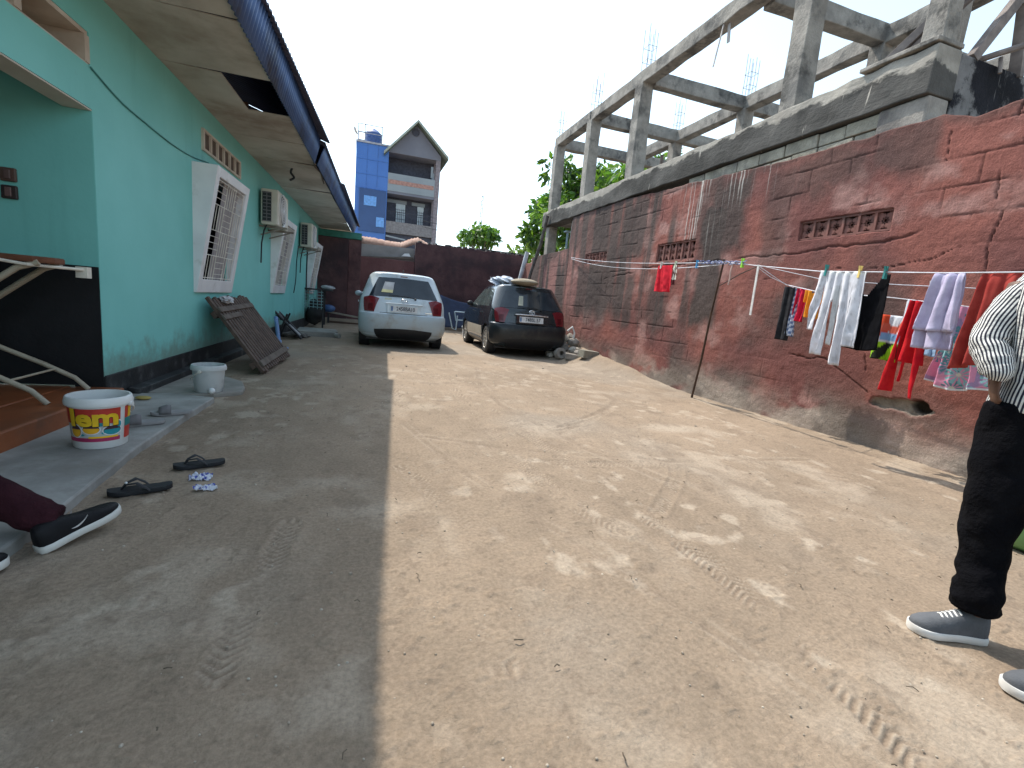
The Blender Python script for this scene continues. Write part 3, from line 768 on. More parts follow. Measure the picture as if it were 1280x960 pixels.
# rear part of the right boundary, running behind to the back wall
# ------------------------------------------------------------------ unfinished concrete frame behind
def build_frame():
    ub = thing('unfinished_building', 'bare unfinished concrete frame of columns and beams rising behind the red wall', 'building', (4.9, 8, 3.2))
    off = Matrix.Translation((-4.9, -8, -3.2))
    r2 = random.Random(4)
    def part(name, m, mt, bev=.012):
        m.v = [tuple(off @ Vector(p)) for p in m.v]
        return m.build(name, mt, ub, bev=bev)
    def rough_bar(a, b, w, h, name, mt=CONC2):
        # bar with slightly irregular section along its length
        a = Vector(a); b = Vector(b); n = max(2, int((b - a).length / .35)); d = (b - a).normalized()
        up = Vector((0, 0, 1)) if abs(d.z) < .9 else Vector((0, 1, 0)); r = d.cross(up).normalized(); up = r.cross(d)
        rings = []
        for i in range(n + 1):
            p = a + (b - a) * i / n; j = lambda: r2.uniform(-.010, .010)
            rings.append([p + r * (sx * w / 2 + j()) + up * (sz * h / 2 + j()) for sx, sz in ((-1, -1), (1, -1), (1, 1), (-1, 1))])
        m = MB(); m.loft(rings); return part(name, m, mt)
    # floor beam: long, with a dark stained lower face
    m = MB(); n = 48; rings = []
    for i in range(n + 1):
        y = 3.30 + (12.75 - 3.30) * i / n; j = lambda s=.012: r2.uniform(-s, s)
        tp = 3.60 + .03 * max(0, 1 - (y - 3.3) / 1.9) + j(.012)
        rings.append([(4.672 + j(.006), y, 3.215 + j(.008)), (5.0, y, 3.215), (5.0, y, tp), (4.70 + j(), y, tp)])
    m.loft(rings); part('floor_beam', m, BEAMW)
    # light render band on the near top of the beam
    m = MB(); m.box(4.665, 5.0, 3.295, 4.0, 3.635, 3.675); part('floor_edge', m, CONC2, .008)
    m = MB(); m.box(4.715, 4.98, 3.31, 3.75, 2.90, 3.214); part('end_pier', m, CONC, .02)
    # end face along x with soot
    soot = weathered('sooty_concrete', (.19, .185, .185), (.012, .012, .016), None, .3, 1.5, .44, .52)
    m = MB(); m.box(5.001, 8.5, 3.32, 3.55, 2.7, 3.62); part('end_beam', m, soot)
    # slab behind
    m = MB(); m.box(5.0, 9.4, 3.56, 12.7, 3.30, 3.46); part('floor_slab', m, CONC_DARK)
    # front row columns
    for (x, y, w, z0, z1) in ((4.86, 12.45, .24, 3.6, 5.25), (4.86, 10.5, .24, 3.6, 5.25), (4.86, 8.5, .25, 3.6, 5.25), (4.90, 4.98, .25, 3.6, 5.3), (4.86, 1.4, .3, 3.6, 5.3)):
        rough_bar((x, y, z0 - .02), (x, y, z1), w, w, 'column')
    rough_bar((4.96, 3.50, 3.7), (4.96, 3.50, 5.6), .17, .20, 'column')
    rough_bar((4.88, 12.5, 2.2), (4.88, 12.5, 3.215), .24, .24, 'column'); rough_bar((4.88, 11.0, 2.3), (4.88, 11.0, 3.215), .14, .14, 'column', CONC)
    # upper front beam, piece by piece
    for a, b, dz in ((12.55, 10.5, 0), (10.5, 8.5, .0), (8.5, 4.98, .0), (4.98, 1.2, .0)):
        rough_bar((4.86, a, 5.345 + dz), (4.86, b, 5.345 + dz), .22, .22, 'roof_beam')
    # crossbeams, rear beam and rear columns
    for y in (12.5, 10.5, 8.4, 5.75):
        rough_bar((4.97, y, 5.32), (9.3, y, 5.32), .20, .25, 'crossbeam')
    rough_bar((7.05, 12.6, 5.30), (7.05, 2.2, 5.30), .2, .24, 'roof_beam')
    rough_bar((9.2, 12.6, 5.30), (9.2, 2.2, 5.30), .2, .24, 'roof_beam')
    for x in (7.05, 9.2):
        for y in (12.5, 10.55, 8.35, 5.75, 3.0):
            rough_bar((x, y, 3.4), (x, y, 5.2), .22, .22, 'column')
    rough_bar((5.62, 3.9, 3.5), (5.62, 3.9, 5.6), .22, .22, 'column')
    # props leaning over the near end
    steel = mat('old_prop', (0.12, 0.10, 0.095), .8, (0.26, 0.22, 0.2), 6, .3, 50)
    for a, b, w in (((4.95, 4.15, 3.66), (5.35, 3.35, 4.55), .07), ((5.02, 4.05, 3.66), (5.42, 3.25, 4.55), .06), ((5.2, 3.35, 3.62), (5.75, 3.3, 4.45), .075), ((5.85, 3.35, 3.60), (5.62, 3.3, 4.4), .09)):
        m = MB(); m.bar(a, b, w, w * 1.1); part('prop', m, steel, .004)
    m = MB(); m.tube([(5.25, 3.5, 3.62), (5.45, 3.3, 3.70), (5.6, 3.2, 3.76)], .028, 8); m.tube([(5.5, 3.3, 3.68), (5.5, 3.28, 3.54)], .016, 8); part('spout', m, steel, None)
    # rebar sticking out of the column heads
    rb = mat('rebar', (0.13, 0.10, 0.10), .8, bump=0)
    for x, y in ((4.86, 12.45), (4.86, 10.5), (4.86, 8.45), (7.05, 10.55), (7.05, 8.35), (7.05, 12.5)):
        m = MB()
        for dx in (-.08, 0, .08):
            for dy in (-.08, .08):
                q = r2.uniform(-.05, .05); h = r2.uniform(.65, .85)
                m.tube([(x + dx, y + dy, 5.40), (x + dx + q * .4, y + dy, 5.40 + h * .5), (x + dx + q, y + dy + q, 5.40 + h)], .0045, 5)
        for z in (5.62, 5.85): m.tube([(x - .085, y - .085, z), (x + .085, y - .085, z), (x + .085, y + .085, z), (x - .085, y + .085, z), (x - .085, y - .085, z)], .004, 4)
        part('rebar_bundle', m, rb, None)
    # torn lath hanging from the upper beam
    wd = mat('pale_lath', (0.40, 0.37, 0.36), .8)
    m = MB(); m.bar((4.80, 6.30, 5.42), (4.84, 6.30, 4.98), .05, .012); m.bar((4.78, 6.34, 5.40), (4.75, 6.44, 4.70), .02, .012); part('hanging_lath', m, wd, None)
    m = MB(); m.bar((7.2, 11.3, 3.4), (7.2, 11.3, 5.15), .06, .06); part('prop', m, steel, None)
    # leaning pole and grey vent pipe at the far corner
build_frame()
def simple(name, m, mt, label, cat, group=None, smooth=None, bev=None):
    return tag(m.build(name, mt, None, smooth=smooth, bev=bev), label, cat, group)
m = MB(); m.tube([(4.62, 12.2, 3.45), (4.6, 12.45, 2.8), (4.5, 12.7, 2.1), (4.45, 12.9, 1.55)], .045, 8)
simple('pole', m, mat('old_pole', (0.07, 0.06, 0.055), .9, (0.15, 0.13, 0.12), 9, .4, 50), 'dark crooked pole leaning against the first far column of the concrete frame', 'pole', smooth=60)
m = MB(); m.tube([(5.3, 15.6, 2.85), (5.0, 15.4, 1.6)], .07, 10)
simple('pipe', m, mat('grey_pipe', (0.33, 0.34, 0.36), .6, bump=0), 'light grey pipe leaning in the far right corner against the back wall', 'pipe', smooth=60)
m = MB(); m.tube([(4.95, 11.55, 2.45), (4.95, 11.55, 3.0)], .03, 8); m.box(4.87, 5.03, 11.47, 11.63, 2.99, 3.02)
simple('vent_pipe', m, mat('teal_pipe', (0.25, 0.36, 0.40), .6, bump=0), 'thin blue-grey capped pipe standing behind the low wall between the columns', 'pipe')

# ------------------------------------------------------------------ back wall and sheds
BW = mat('maroon_wall', (0.050, 0.024, 0.028), .9, (0.105, 0.052, 0.053), 2.0, .6, 14, dirt=(0.034, 0.022, 0.026), dsc=1.1, damt=.55, bd=.03)
BW2 = mat('maroon_wall_pale', (0.10, 0.04, 0.042), .9, (0.16, 0.072, 0.07), 1.3, .5, 14, bd=.03)
def build_back():
    w = thing('back_wall', 'dark maroon block wall closing the far end of the yard', 'wall', (2.5, 16.6, 0))
    YB = 16.6; k = YB / 17.7; O = Matrix.Translation((-2.5, -YB, 0))
    def X(x): return x * k
    def Zf(z): return (z - 1.05) * k + 1.05
    def pb(name, m, mt, bev=.015):
        m.v = [tuple(O @ Vector(p)) for p in m.v]; return m.build(name, mt, w, bev=bev)
    # right, high section with ragged top
    m = MB(); n = 40; r2 = random.Random(12); rings = []
    for i in range(n + 1):
        x = X(1.87) + (5.7 - X(1.87)) * i / n; z = Zf(2.95) + r2.uniform(-.02, .02)
        rings.append([(x, YB, -.1), (x, YB + .2, -.1), (x, YB + .2, z), (x, YB, z)])
    m.loft(rings); pb('masonry', m, BW)
    m = MB(); m.box(X(0.0), X(1.86), YB + .01, YB + .2, -.1, Zf(2.27)); pb('masonry', m, BW2)
    m = MB(); m.box(X(-1.6), X(-.35), YB - .25, YB + .2, -.1, Zf(2.76)); pb('masonry', m, BW)
    m = MB(); m.box(X(-.345), X(.06), YB - .2, YB + .2, -.1, Zf(2.76)); pb('pier', m, mat('pier_maroon', (0.06, 0.028, 0.03), .9, (0.15, 0.075, 0.075), 2.2, .7, 12, bd=.04))
    m = MB(); m.box(X(-1.6), X(.06), YB - .27, YB + .2, Zf(2.765), Zf(2.98)); pb('green_band', m, GREENTRIM)
    # coping rubble on the right section
    m = MB()
    for i in range(60):
        x = r2.uniform(X(1.9), 5.6); m.box(x, x + r2.uniform(.03, .14), YB + .01, YB + .14, Zf(2.93), Zf(2.93) + r2.uniform(.03, .075))
    pb('coping', m, CONC_DARK, .006)
    # corner return
    m = MB(); m.box(5.55, 5.75, 13.4, YB + .2, -.1, 2.55); pb('masonry', m, mat('return_wall', (0.2, .085, .07), .9, (0.28, .13, .11), 2, .5, 14))
    m = MB(); m.box(4.9, 5.75, 13.41, 13.6, -.1, 2.50); pb('masonry', m, mat('return_wall2', (0.2, .085, .07), .9, (0.28, .13, .11), 2, .5, 14))
    # shed behind
    s = thing('shed', 'low shed with a rust-brown sheet roof peeking over the back wall', 'shed', (1.0, 18.2, 0))
    O2 = Matrix.Translation((-1.0, -18.2, 0)); k2 = 17.2 / 17.7
    def ps(name, m, mt, bev=None, smooth=None):
        m.v = [tuple(O2 @ Vector(p)) for p in m.v]; return m.build(name, mt, s, bev=bev, smooth=smooth)
    m = MB(); m.box(.0, 1.9, 17.25, 20, 0, 2.5); ps('wall', m, mat('shed_plaster', (0.17, .155, .15), .9, (.26, .24, .23), 1.5, .4, 20))
    prof = [(-.05, 2.98), (.4, 2.98), (1.0, 2.93), (1.4, 2.93), (1.75, 3.10), (2.0, 3.18), (2.3, 3.05), (2.55, 2.92)]
    m = MB(); rows = []
    for i in range(len(prof) - 1):
        for q in range(8):
            t = q / 8; x = prof[i][0] + (prof[i + 1][0] - prof[i][0]) * t; z = prof[i][1] + (prof[i + 1][1] - prof[i][1]) * t
            x *= .96; z = (z - 1.05) * .96 + 1.05
            wv = .012 * math.sin(x * 60)
            rows.append([(x, 17.0, z - .30 + (.05 if x > 1.3 else 0) + wv), (x, 17.25, z - .1 + wv), (x, 17.6, z + wv)])
    m.loft(rows, caps=False, closed=False); f = ps('roof_sheet', m, RUST, smooth=60); solidify(f, .02)
    m = MB(); m.bar((X(0), YB + .12, Zf(2.24)), (X(1.82), YB + .12, Zf(2.40)), .12, .05); ps('plank', m, WOODG)
    m = MB(); m.hexa([(X(0), YB + .21, Zf(2.25)), (X(1.85), YB + .21, Zf(2.42)), (X(1.85), YB + .26, Zf(2.42)), (X(0), YB + .26, Zf(2.25)), (X(0), YB + .21, Zf(2.70)), (X(1.85), YB + .21, Zf(2.74)), (X(1.85), YB + .26, Zf(2.74)), (X(0), YB + .26, Zf(2.70))])
    ps('board', m, mat('grey_board', (0.20, .18, .175), .8, (.30, .28, .27), 1.5, .2, 20))
    m = MB(); m.prism([(1.40, 2.42), (1.72, 2.44), (1.66, 2.54), (1.5, 2.52)], lambda x, z: (X(x), YB + .05, Zf(z)), lambda x, z: (X(x), YB + .10, Zf(z)))
    ps('white_rag', m, WHITEP)
    # shed roof edge behind the right part
    m = MB(); m.box(3.9, 5.5, 17.0, 18.5, 2.86, 2.93); simple('roof_edge', m, mat('tar_sheet', (0.03, .028, .026), .8), 'dark flat roof edge showing over the right end of the back wall', 'roof')
build_back()

# ------------------------------------------------------------------ blue and grey house far behind
def build_tower():
    k = 1.25; Y0 = 34 * k
    t = thing('apartment_house', 'tall grey gabled house with a bright blue glazed stair tower far behind the yard', 'building', (2.2 * k, Y0, 0))
    def P(x, z, y=0): return (x * k - 2.2 * k, y, (z - 1.05) * k + 1.05)
    def bx_(m, x0, x1, z0, z1, y0, y1):
        a = P(x0, z0); b = P(x1, z1); m.box(a[0], b[0], y0, y1, a[2], b[2])
    blue = mat('blue_cladding', (0.032, 0.125, 0.43), .25, (0.04, .145, .47), .6, 0, spec=.5)
    blue2 = mat('blue_glass', (0.012, 0.045, 0.16), .15, (0.018, .06, .20), .6, 0)
    grey = mat('mauve_render', (0.155, 0.16, 0.20), .85, (0.19, .195, .235), .5, .1, 8)
    ltg = mat('pale_band', (0.24, 0.27, 0.30), .8, (0.28, .31, .34), .5, .1, 8)
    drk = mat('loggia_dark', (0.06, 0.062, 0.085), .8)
    m = MB(); bx_(m, -.42, 1.58, -1, 10.38, 0, 8); m.build('stair_tower', blue, t)
    m = MB(); bx_(m, -.14, 1.52, 5.0, 7.62, -.12, -.001); g = m.build('glazing', blue2, t)
    for a, b, c, d in ((.15, .92, 6.6, 7.2), (.95, 1.45, 5.35, 5.95)):
        m = MB(); bx_(m, a, b, c, d, -.16, -.121); m.build('window', mat('sky_pane%d' % int(a * 10), (0.12, .30, .66), .15, bump=0), g)
    m = MB()
    for z in (8.5, 9.4, 7.65): bx_(m, -.42, 1.58, z, z + .03, -.02, -.001)
    for x in (.25, .9): bx_(m, x, x + .03, 7.68, 10.38, -.021, -.002)
    m.build('cladding_joint', mat('joint', (0.035, .12, .38), .4, bump=0), t)
    # water tank cage
    m = MB()
    for x in (-.36, .05, 1.1):
        bx_(m, x, x + .05, 10.38, 11.55, 0.2, .26); bx_(m, x, x + .05, 10.38, 11.55, 2.2, 2.26)
    for z in (10.5, 11.0, 11.5):
        bx_(m, -.36, 1.15, z, z + .04, .2, .25); bx_(m, -.36, 1.15, z, z + .04, 2.2, 2.25)
    bx_(m, -.45, 1.6, 10.38, 10.48, -.1, 4); m.build('tank_cage', mat('cage_metal', (0.36, .36, .40), .6, bump=0), t)
    m = MB(); a = P(.6, 10.5); m.lathe([(0, 0), (.62, 0), (.66, .25), (.62, .3), (.66, .6), (.62, .65), (.66, .95), (.4, 1.2), (.16, 1.25), (.16, 1.32), (0, 1.33)], 24, Matrix.Translation((a[0], 1.2, a[2])))
    m.build('water_tank', mat('tank_blue', (0.05, .10, .27), .5), t, smooth=40)
    m = MB(); a = P(-.5, 11.0); m.tube([(a[0], .3, a[2] - .6), (a[0], .3, a[2] + .5)], .02, 5); m.lathe([(0, 0), (.2, .04), (.36, .14)], 14, Matrix.Translation((a[0] - .1, .2, a[2])) @ Matrix.Rotation(R(60), 4, 'Y'))
    m.build('antenna_dish', mat('dish', (.4, .4, .42), .5, bump=0), t)
    # gabled part
    m = MB(); x0, x1 = 1.585, 4.93
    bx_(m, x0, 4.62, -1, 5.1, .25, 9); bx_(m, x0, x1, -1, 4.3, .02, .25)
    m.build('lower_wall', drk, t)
    m = MB(); m.prism([(x0, 10.10), (x1, 10.10), (x1, 10.35), (3.28, 12.0), (x0, 10.35)], lambda x, z: P(x, z, 0), lambda x, z: P(x, z, 9)); m.build('gable_wall', grey, t)
    m = MB(); a = P(3.2, 11.55); m.lathe([(0, 0), (.26, 0), (.30, .03)], 20, Matrix.Translation((a[0], -.03, a[2])) @ Matrix.Rotation(R(90), 4, 'X')); m.build('gable_vent', drk, t)
    m = MB()
    for s, (xa, za, xb, zb) in enumerate(((1.25, 9.95, 3.28, 12.18), (3.28, 12.18, 5.35, 10.25))):
        m.prism([(xa, za), (xb, zb), (xb, zb - .16), (xa, za - .16)], lambda x, z: P(x, z, -.6), lambda x, z: P(x, z, 9.5))
    m.build('roof', mat('green_grey_roof', (0.11, .14, .115), .7, (.16, .19, .16), .8), t)
    m = MB()
    for (xa, za, xb, zb) in ((1.25, 9.94, 3.28, 12.17), (3.28, 12.17, 5.35, 10.24)):
        m.prism([(xa, za + .03), (xb, zb + .03), (xb, zb - .13), (xa, za - .13)], lambda x, z: P(x, z, -.68), lambda x, z: P(x, z, -.602))
    m.build('bargeboard', mat('barge', (.32, .35, .31), .7, bump=0), t)
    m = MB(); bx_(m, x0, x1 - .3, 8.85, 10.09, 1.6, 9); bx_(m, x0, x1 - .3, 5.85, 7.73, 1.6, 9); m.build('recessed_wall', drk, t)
    m = MB(); bx_(m, 4.63, x1, 4.3, 10.09, .01, .3); bx_(m, 4.63, x1, 5.1, 10.09, 1.3, 9); m.build('pilaster', mat('pilaster', (.22, .19, .21), .85, bump=0), t)
    m = MB(); bx_(m, x0, 4.62, 7.74, 8.84, 0, 1.6); bl = m.build('balcony', ltg, t)
    m = MB(); bx_(m, x0 + .05, 4.55, 8.18, 8.44, -.02, -.001); m.build('stripe', mat('peach_band', (.36, .20, .17), .8, bump=0), bl)
    m = MB(); bx_(m, x0, 4.62, 7.58, 7.735, .03, 1.5); m.build('band_shadowline', grey, bl)
    m = MB(); bx_(m, x0, 4.62, 5.1, 5.84, 0, 1.6); bl = m.build('balcony', mat('taupe_band', (.20, .185, .19), .85, bump=0), t)
    # windows of the lower loggia
    for a, b, c in ((1.65, 2.95, 1.5), (3.3, 4.2, 1.5)):
        m = MB(); bx_(m, a, b, 7.22, 7.44, c, 1.599); m.build('lintel', ltg, t)
        m = MB(); bx_(m, (a + b) / 2 - .05, b - .08, 5.95, 7.2, c + .02, 1.598); w_ = m.build('window', mat('pale_pane%d' % int(a * 10), (.42, .48, .52), .3, (.55, .6, .63), 2, 0), t)
        m = MB()
        for q in range(5): bx_(m, (a + b) / 2 - .05 + q * .13, (a + b) / 2 - .03 + q * .13, 5.95, 6.9, c, c + .018)
        for z in (6.2, 6.5, 6.8): bx_(m, (a + b) / 2 - .05, b - .08, z, z + .025, c, c + .019)
        m.build('grille', drk, w_)
    m = MB()
    for q in range(30): bx_(m, x0 + q * .1, x0 + .02 + q * .1, 5.85, 6.45, .05, .08)
    bx_(m, x0, 4.6, 6.45, 6.49, .04, .09); m.build('railing', mat('rail_dark', (.035, .035, .05), .6, bump=0), t)
    m = MB(); bx_(m, 4.35, 4.5, 9.0, 9.7, .3, .4); bx_(m, 4.42, 4.58, 8.85, 9.3, .31, .38); m.build('laundry', ltg, t)
    m = MB(); m.bar(P(1.6, 4.85, -.3), P(2.85, 4.72, -.3), .1, .12); m.build('gutter', ltg, t)
build_tower()
# mast and overhead wires
m = MB(); ym = 60
for dx in (-.25, .25): m.tube([(13.9 + dx, ym, 2), (14.05 + dx * .3, ym, 13.9)], .045, 4)
for i in range(24): z = 2.5 + i * .46; m.tube([(13.9 - .22, ym, z), (13.95 + .22, ym, z + .4)], .03, 3)
m.tube([(14.05, ym, 13.8), (14.05, ym, 15.5)], .03, 4)
simple('radio_mast', m, mat('mast_metal', (.40, .40, .43), .6, bump=0), 'thin lattice mast standing far off above the leafy tree', 'mast')
for z, nm in ((4.05, 'upper'), (3.75, 'lower')):
    m = MB(); m.tube([(3.0 + 12 * i / 10, 26, z + .9 - .25 * math.sin(math.pi * i / 10) - .02 * i) for i in range(11)], .014, 4)
    simple('power_line', m, CABLE, 'thin overhead wire running from the grey house to the leafy tree, the %s of two' % nm, 'wire', 'overhead wires')

# ------------------------------------------------------------------ trees
def leafmat(name):
    m, t, p = nodes(name)
    a = t.nodes.new('ShaderNodeVertexColor'); a.layer_name = 'Col'
    t.links.new(a.outputs[0], p.inputs['Base Color']); p.inputs['Roughness'].default_value = .45
    tr = t.nodes.new('ShaderNodeBsdfTranslucent'); 
    vm = t.nodes.new('ShaderNodeVectorMath'); vm.operation = 'MULTIPLY'; vm.inputs[1].default_value = (1.6, 1.5, .6); t.links.new(a.outputs[0], vm.inputs[0]); t.links.new(vm.outputs[0], tr.inputs['Color'])
    mx = t.nodes.new('ShaderNodeMixShader'); mx.inputs[0].default_value = .4
    t.links.new(p.outputs[0], mx.inputs[1]); t.links.new(tr.outputs[0], mx.inputs[2]); t.links.new(mx.outputs[0], t.nodes['Material Output'].inputs['Surface'])
    return m
LEAF = leafmat('leaf'); BARK = mat('bark', (.10, .08, .065), .9, (.2, .165, .13), 6, .5, 30)
def tree(label, loc, h, crown, nclump, nleaf, lsize, droop, seed, cols, clumpr=.5, group=None):
    t = thing('tree', label, 'tree', loc, 0, group); r = np.random.RandomState(seed)
    V = []; F = []; C = []
    m = MB(); m.tube([(0, 0, 0), (.1, .05, h * .3), (0, .1, h * .62), (.05, .05, h * .8)], [.16, .13, .09, .05], 9)
    for q in range(nclump):
        u = r.normal(size=3); u /= np.linalg.norm(u); rad = r.uniform(.25, 1) ** .5
        c = np.array([0, 0, h]) + u * rad * np.array(crown)
        if q % 2 == 0: m.tube([(0.02, .06, h * .62), tuple((np.array([0, 0, h * .75]) + c) / 2 + np.array([0, 0, -.1])), tuple(c)], [.05, .03, .012], 6)
        tone = r.uniform(.6, 1.3); cr = clumpr * r.uniform(.6, 1.3)
        for k in range(nleaf):
            v = r.normal(size=3); v /= np.linalg.norm(v); p = c + v * cr * r.uniform(.2, 1) ** .6 * np.array([1, 1, .75])
            d = v * .6 + r.normal(size=3) * .5 + np.array([0, 0, -droop]); d /= np.linalg.norm(d)
            s = np.cross(d, r.normal(size=3)); s /= np.linalg.norm(s) + 1e-9; nrm = np.cross(s, d)
            l = lsize * r.uniform(.6, 1.3); w = l * .24
            b = len(V)
            V += [p, p + d * l * .45 + s * w - nrm * l * .04, p + d * l, p + d * l * .45 - s * w - nrm * l * .04, p + d * l * .5 + nrm * l * .05]
            F += [(b, b + 1, b + 4), (b + 1, b + 2, b + 4), (b + 2, b + 3, b + 4), (b + 3, b, b + 4)]
            col = np.array(cols[r.randint(len(cols))]) * tone * r.uniform(.75, 1.25); C += [col] * 5
    m.build('trunk', BARK, t, smooth=60)
    o = mesh_obj('crown', V, F, LEAF, t); setcol(o, np.clip(C, 0.004, 1))
    return t
G1 = [(.06, .15, .03), (.09, .20, .035), (.04, .10, .028), (.13, .24, .045)]
tree('broad green tree rising behind the second and third concrete columns', (9.3, 19.8, 0), 5.5, (2.2, 2.2, 1.95), 58, 80, .36, .35, 3, G1, .62)
tree('leafy tree whose top shows between the concrete beams behind the third column', (10.4, 16.4, 0), 5.9, (1.6, 1.5, 1.05), 32, 75, .32, .35, 5, G1, .55)
tree('drooping tree partly hidden by the first far column', (9.1, 23.6, 0), 4.6, (1.3, 1.2, 1.7), 24, 65, .38, .45, 8, G1, .5)
tree('small bright bush showing above the right end of the back wall', (8.9, 27.0, 0), 3.9, (.7, .7, .45), 7, 40, .34, .3, 12, [(.10, .19, .04), (.14, .22, .05)], .45)
tree('round leafy tree peeping over the middle of the back wall', (5.75, 24, 0), 4.35, (.9, .85, .48), 18, 46, .30, .5, 17, [(.08, .18, .035), (.10, .21, .04), (.055, .13, .03)], .36)
# ------------------------------------------------------------------ cars
ROWS = np.array([  # z, rear y, front y, half width
    (.19, .16, 3.66, .72), (.25, .06, 3.76, .80), (.34, .015, 3.81, .838), (.46, .0, 3.82, .846), (.58, .0, 3.81, .848), (.645, .015, 3.79, .848), (.675, .045, 3.77, .847), (.70, .085, 3.74, .846),
    (.80, .105, 3.62, .842), (.88, .12, 3.42, .832), (.94, .135, 3.16, .822), (.985, .155, 2.96, .808), (1.03, .19, 2.82, .795), (1.12, .255, 2.66, .765), (1.22, .325, 2.47, .730), (1.32, .395, 2.27, .695),
    (1.40, .445, 2.10, .662), (1.445, .465, 1.98, .635), (1.475, .47, 1.88, .60), (1.495, .52, 1.78, .545), (1.51, .64, 1.66, .45), (1.522, .82, 1.48, .30), (1.528, 1.02, 1.28, .10)])
def car_S(t, z):
    # t: signed perimeter parameter, 0 rear centre .. 5 front centre; returns xyz
    t = np.asarray(t, float); z = np.asarray(z, float)
    yr, yf, w = (np.interp(z, ROWS[:, 0], ROWS[:, k]) for k in (1, 2, 3))
    rx = np.minimum(.34, w * .75); ry = np.minimum(.24, (yf - yr) * .3); fx = np.minimum(.46, w * .8); fy = np.minimum(.42, (yf - yr) * .3)
    s = np.sign(t); s = np.where(s == 0, 1, s); a = np.abs(t)
    x = np.zeros_like(a + z); y = np.zeros_like(x)
    bow = .045
    q = a <= 1; u = a
    x = np.where(q, (w - rx) * u, x); y = np.where(q, yr + bow * (((w - rx) * u) / w) ** 2, y)
    e = bow * ((w - rx) / w) ** 2
    q = (a > 1) & (a <= 2); th = (a - 1) * math.pi / 2
    x = np.where(q, w - rx + rx * np.sin(th), x); y = np.where(q, yr + e + (ry) * (1 - np.cos(th)), y)
    q = (a > 2) & (a <= 3); u = a - 2
    mid = .012 * np.sin(np.pi * u)
    x = np.where(q, w + mid, x); y = np.where(q, yr + e + ry + (yf - fy - yr - e - ry) * u, y)
    q = (a > 3) & (a <= 4); th = (a - 3) * math.pi / 2
    x = np.where(q, w - fx + fx * np.cos(th), x); y = np.where(q, yf - fy + fy * np.sin(th), y)
    q = a > 4; u = a - 4
    x = np.where(q, (w - fx) * (1 - u), x); y = np.where(q, yf + .03 * (1 - (1 - u) ** 2), y)
    return np.stack([x * s, y, np.broadcast_to(z, x.shape)], -1)
def t_at_y(y, z):
    yr, yf, w = (np.interp(z, ROWS[:, 0], ROWS[:, k]) for k in (1, 2, 3))
    ry = np.minimum(.24, (yf - yr) * .3); fy = np.minimum(.42, (yf - yr) * .3); e = .045 * ((w - np.minimum(.34, w * .75)) / w) ** 2
    return 2 + (y - (yr + e + ry)) / (yf - fy - yr - e - ry)
def patch(name, mt, parent, tl, tr, z0, z1, off=.005, nu=20, nv=10, depth=.02, smooth=40):
    # tl, tr: functions of v in 0..1 (or numbers) for the left/right bound; z0,z1 may be functions of u
    U, W = np.meshgrid(np.linspace(0, 1, nu), np.linspace(0, 1, nv), indexing='ij')
    f0 = tl if callable(tl) else (lambda z: tl + 0 * z); f1 = tr if callable(tr) else (lambda z: tr + 0 * z)
    g0 = z0 if callable(z0) else (lambda u: z0 + 0 * u); g1 = z1 if callable(z1) else (lambda u: z1 + 0 * u)
    Z = g0(U) + (g1(U) - g0(U)) * W
    T = f0(Z) + (f1(Z) - f0(Z)) * U
    P = car_S(T, Z)
    h = 1e-3
    n = np.cross(car_S(T + h, Z) - car_S(T - h, Z), car_S(T, Z + h) - car_S(T, Z - h))
    n /= np.linalg.norm(n, axis=-1, keepdims=True) + 1e-12
    c = np.array([0, 1.9, .8]); s = np.sign(((P - c) * n).sum(-1).mean()); n = n * s
    Q = P + n * off; B = P - n * depth
    m = MB(); V = [tuple(p) for p in Q.reshape(-1, 3)]; F = [tuple(f) for f in grid_faces(nu, nv)]
    ring = [(i, 0) for i in range(nu)] + [(nu - 1, j) for j in range(1, nv)] + [(i, nv - 1) for i in range(nu - 2, -1, -1)] + [(0, j) for j in range(nv - 2, 0, -1)]
    b = len(V); V += [tuple(B[i, j]) for i, j in ring]; L = len(ring)
    for k in range(L):
        i, j = ring[k]; i2, j2 = ring[(k + 1) % L]
        F.append((i * nv + j, i2 * nv + j2, b + (k + 1) % L, b + k))
    m.add(V, F)
    return m.build(name, mt, parent, smooth=smooth)
CARGLASS = mat('tinted_glass', (0.018, 0.024, 0.032), .06, (0.03, 0.038, 0.048), 3, 0, spec=.6)
SIDEGLASS = mat('side_glass', (0.05, 0.065, 0.065), .05, (0.08, 0.10, 0.095), 3, 0, spec=.9)
LAMPRED = mat('lamp_red', (0.13, 0.008, 0.014), .18, (0.18, 0.013, 0.02), 9, 0, coat=.5)
LAMPCLR = mat('lamp_clear', (.55, .55, .56), .15, bump=0)
CHROME = mat('chrome', (.7, .71, .73), .22, metal=.9, bump=0)
BLACKTRIM = mat('black_trim', (0.012, 0.012, 0.014), .5, bump=0)
PLATE = mat('plate_white', (0.62, 0.63, 0.64), .5, bump=0)
INK = mat('plate_ink', (0.03, 0.04, 0.06), .6, bump=0)
TYRE = mat('tyre_rubber', (0.018, 0.018, 0.019), .85, (0.05, 0.045, 0.04), 7, .3, 60)
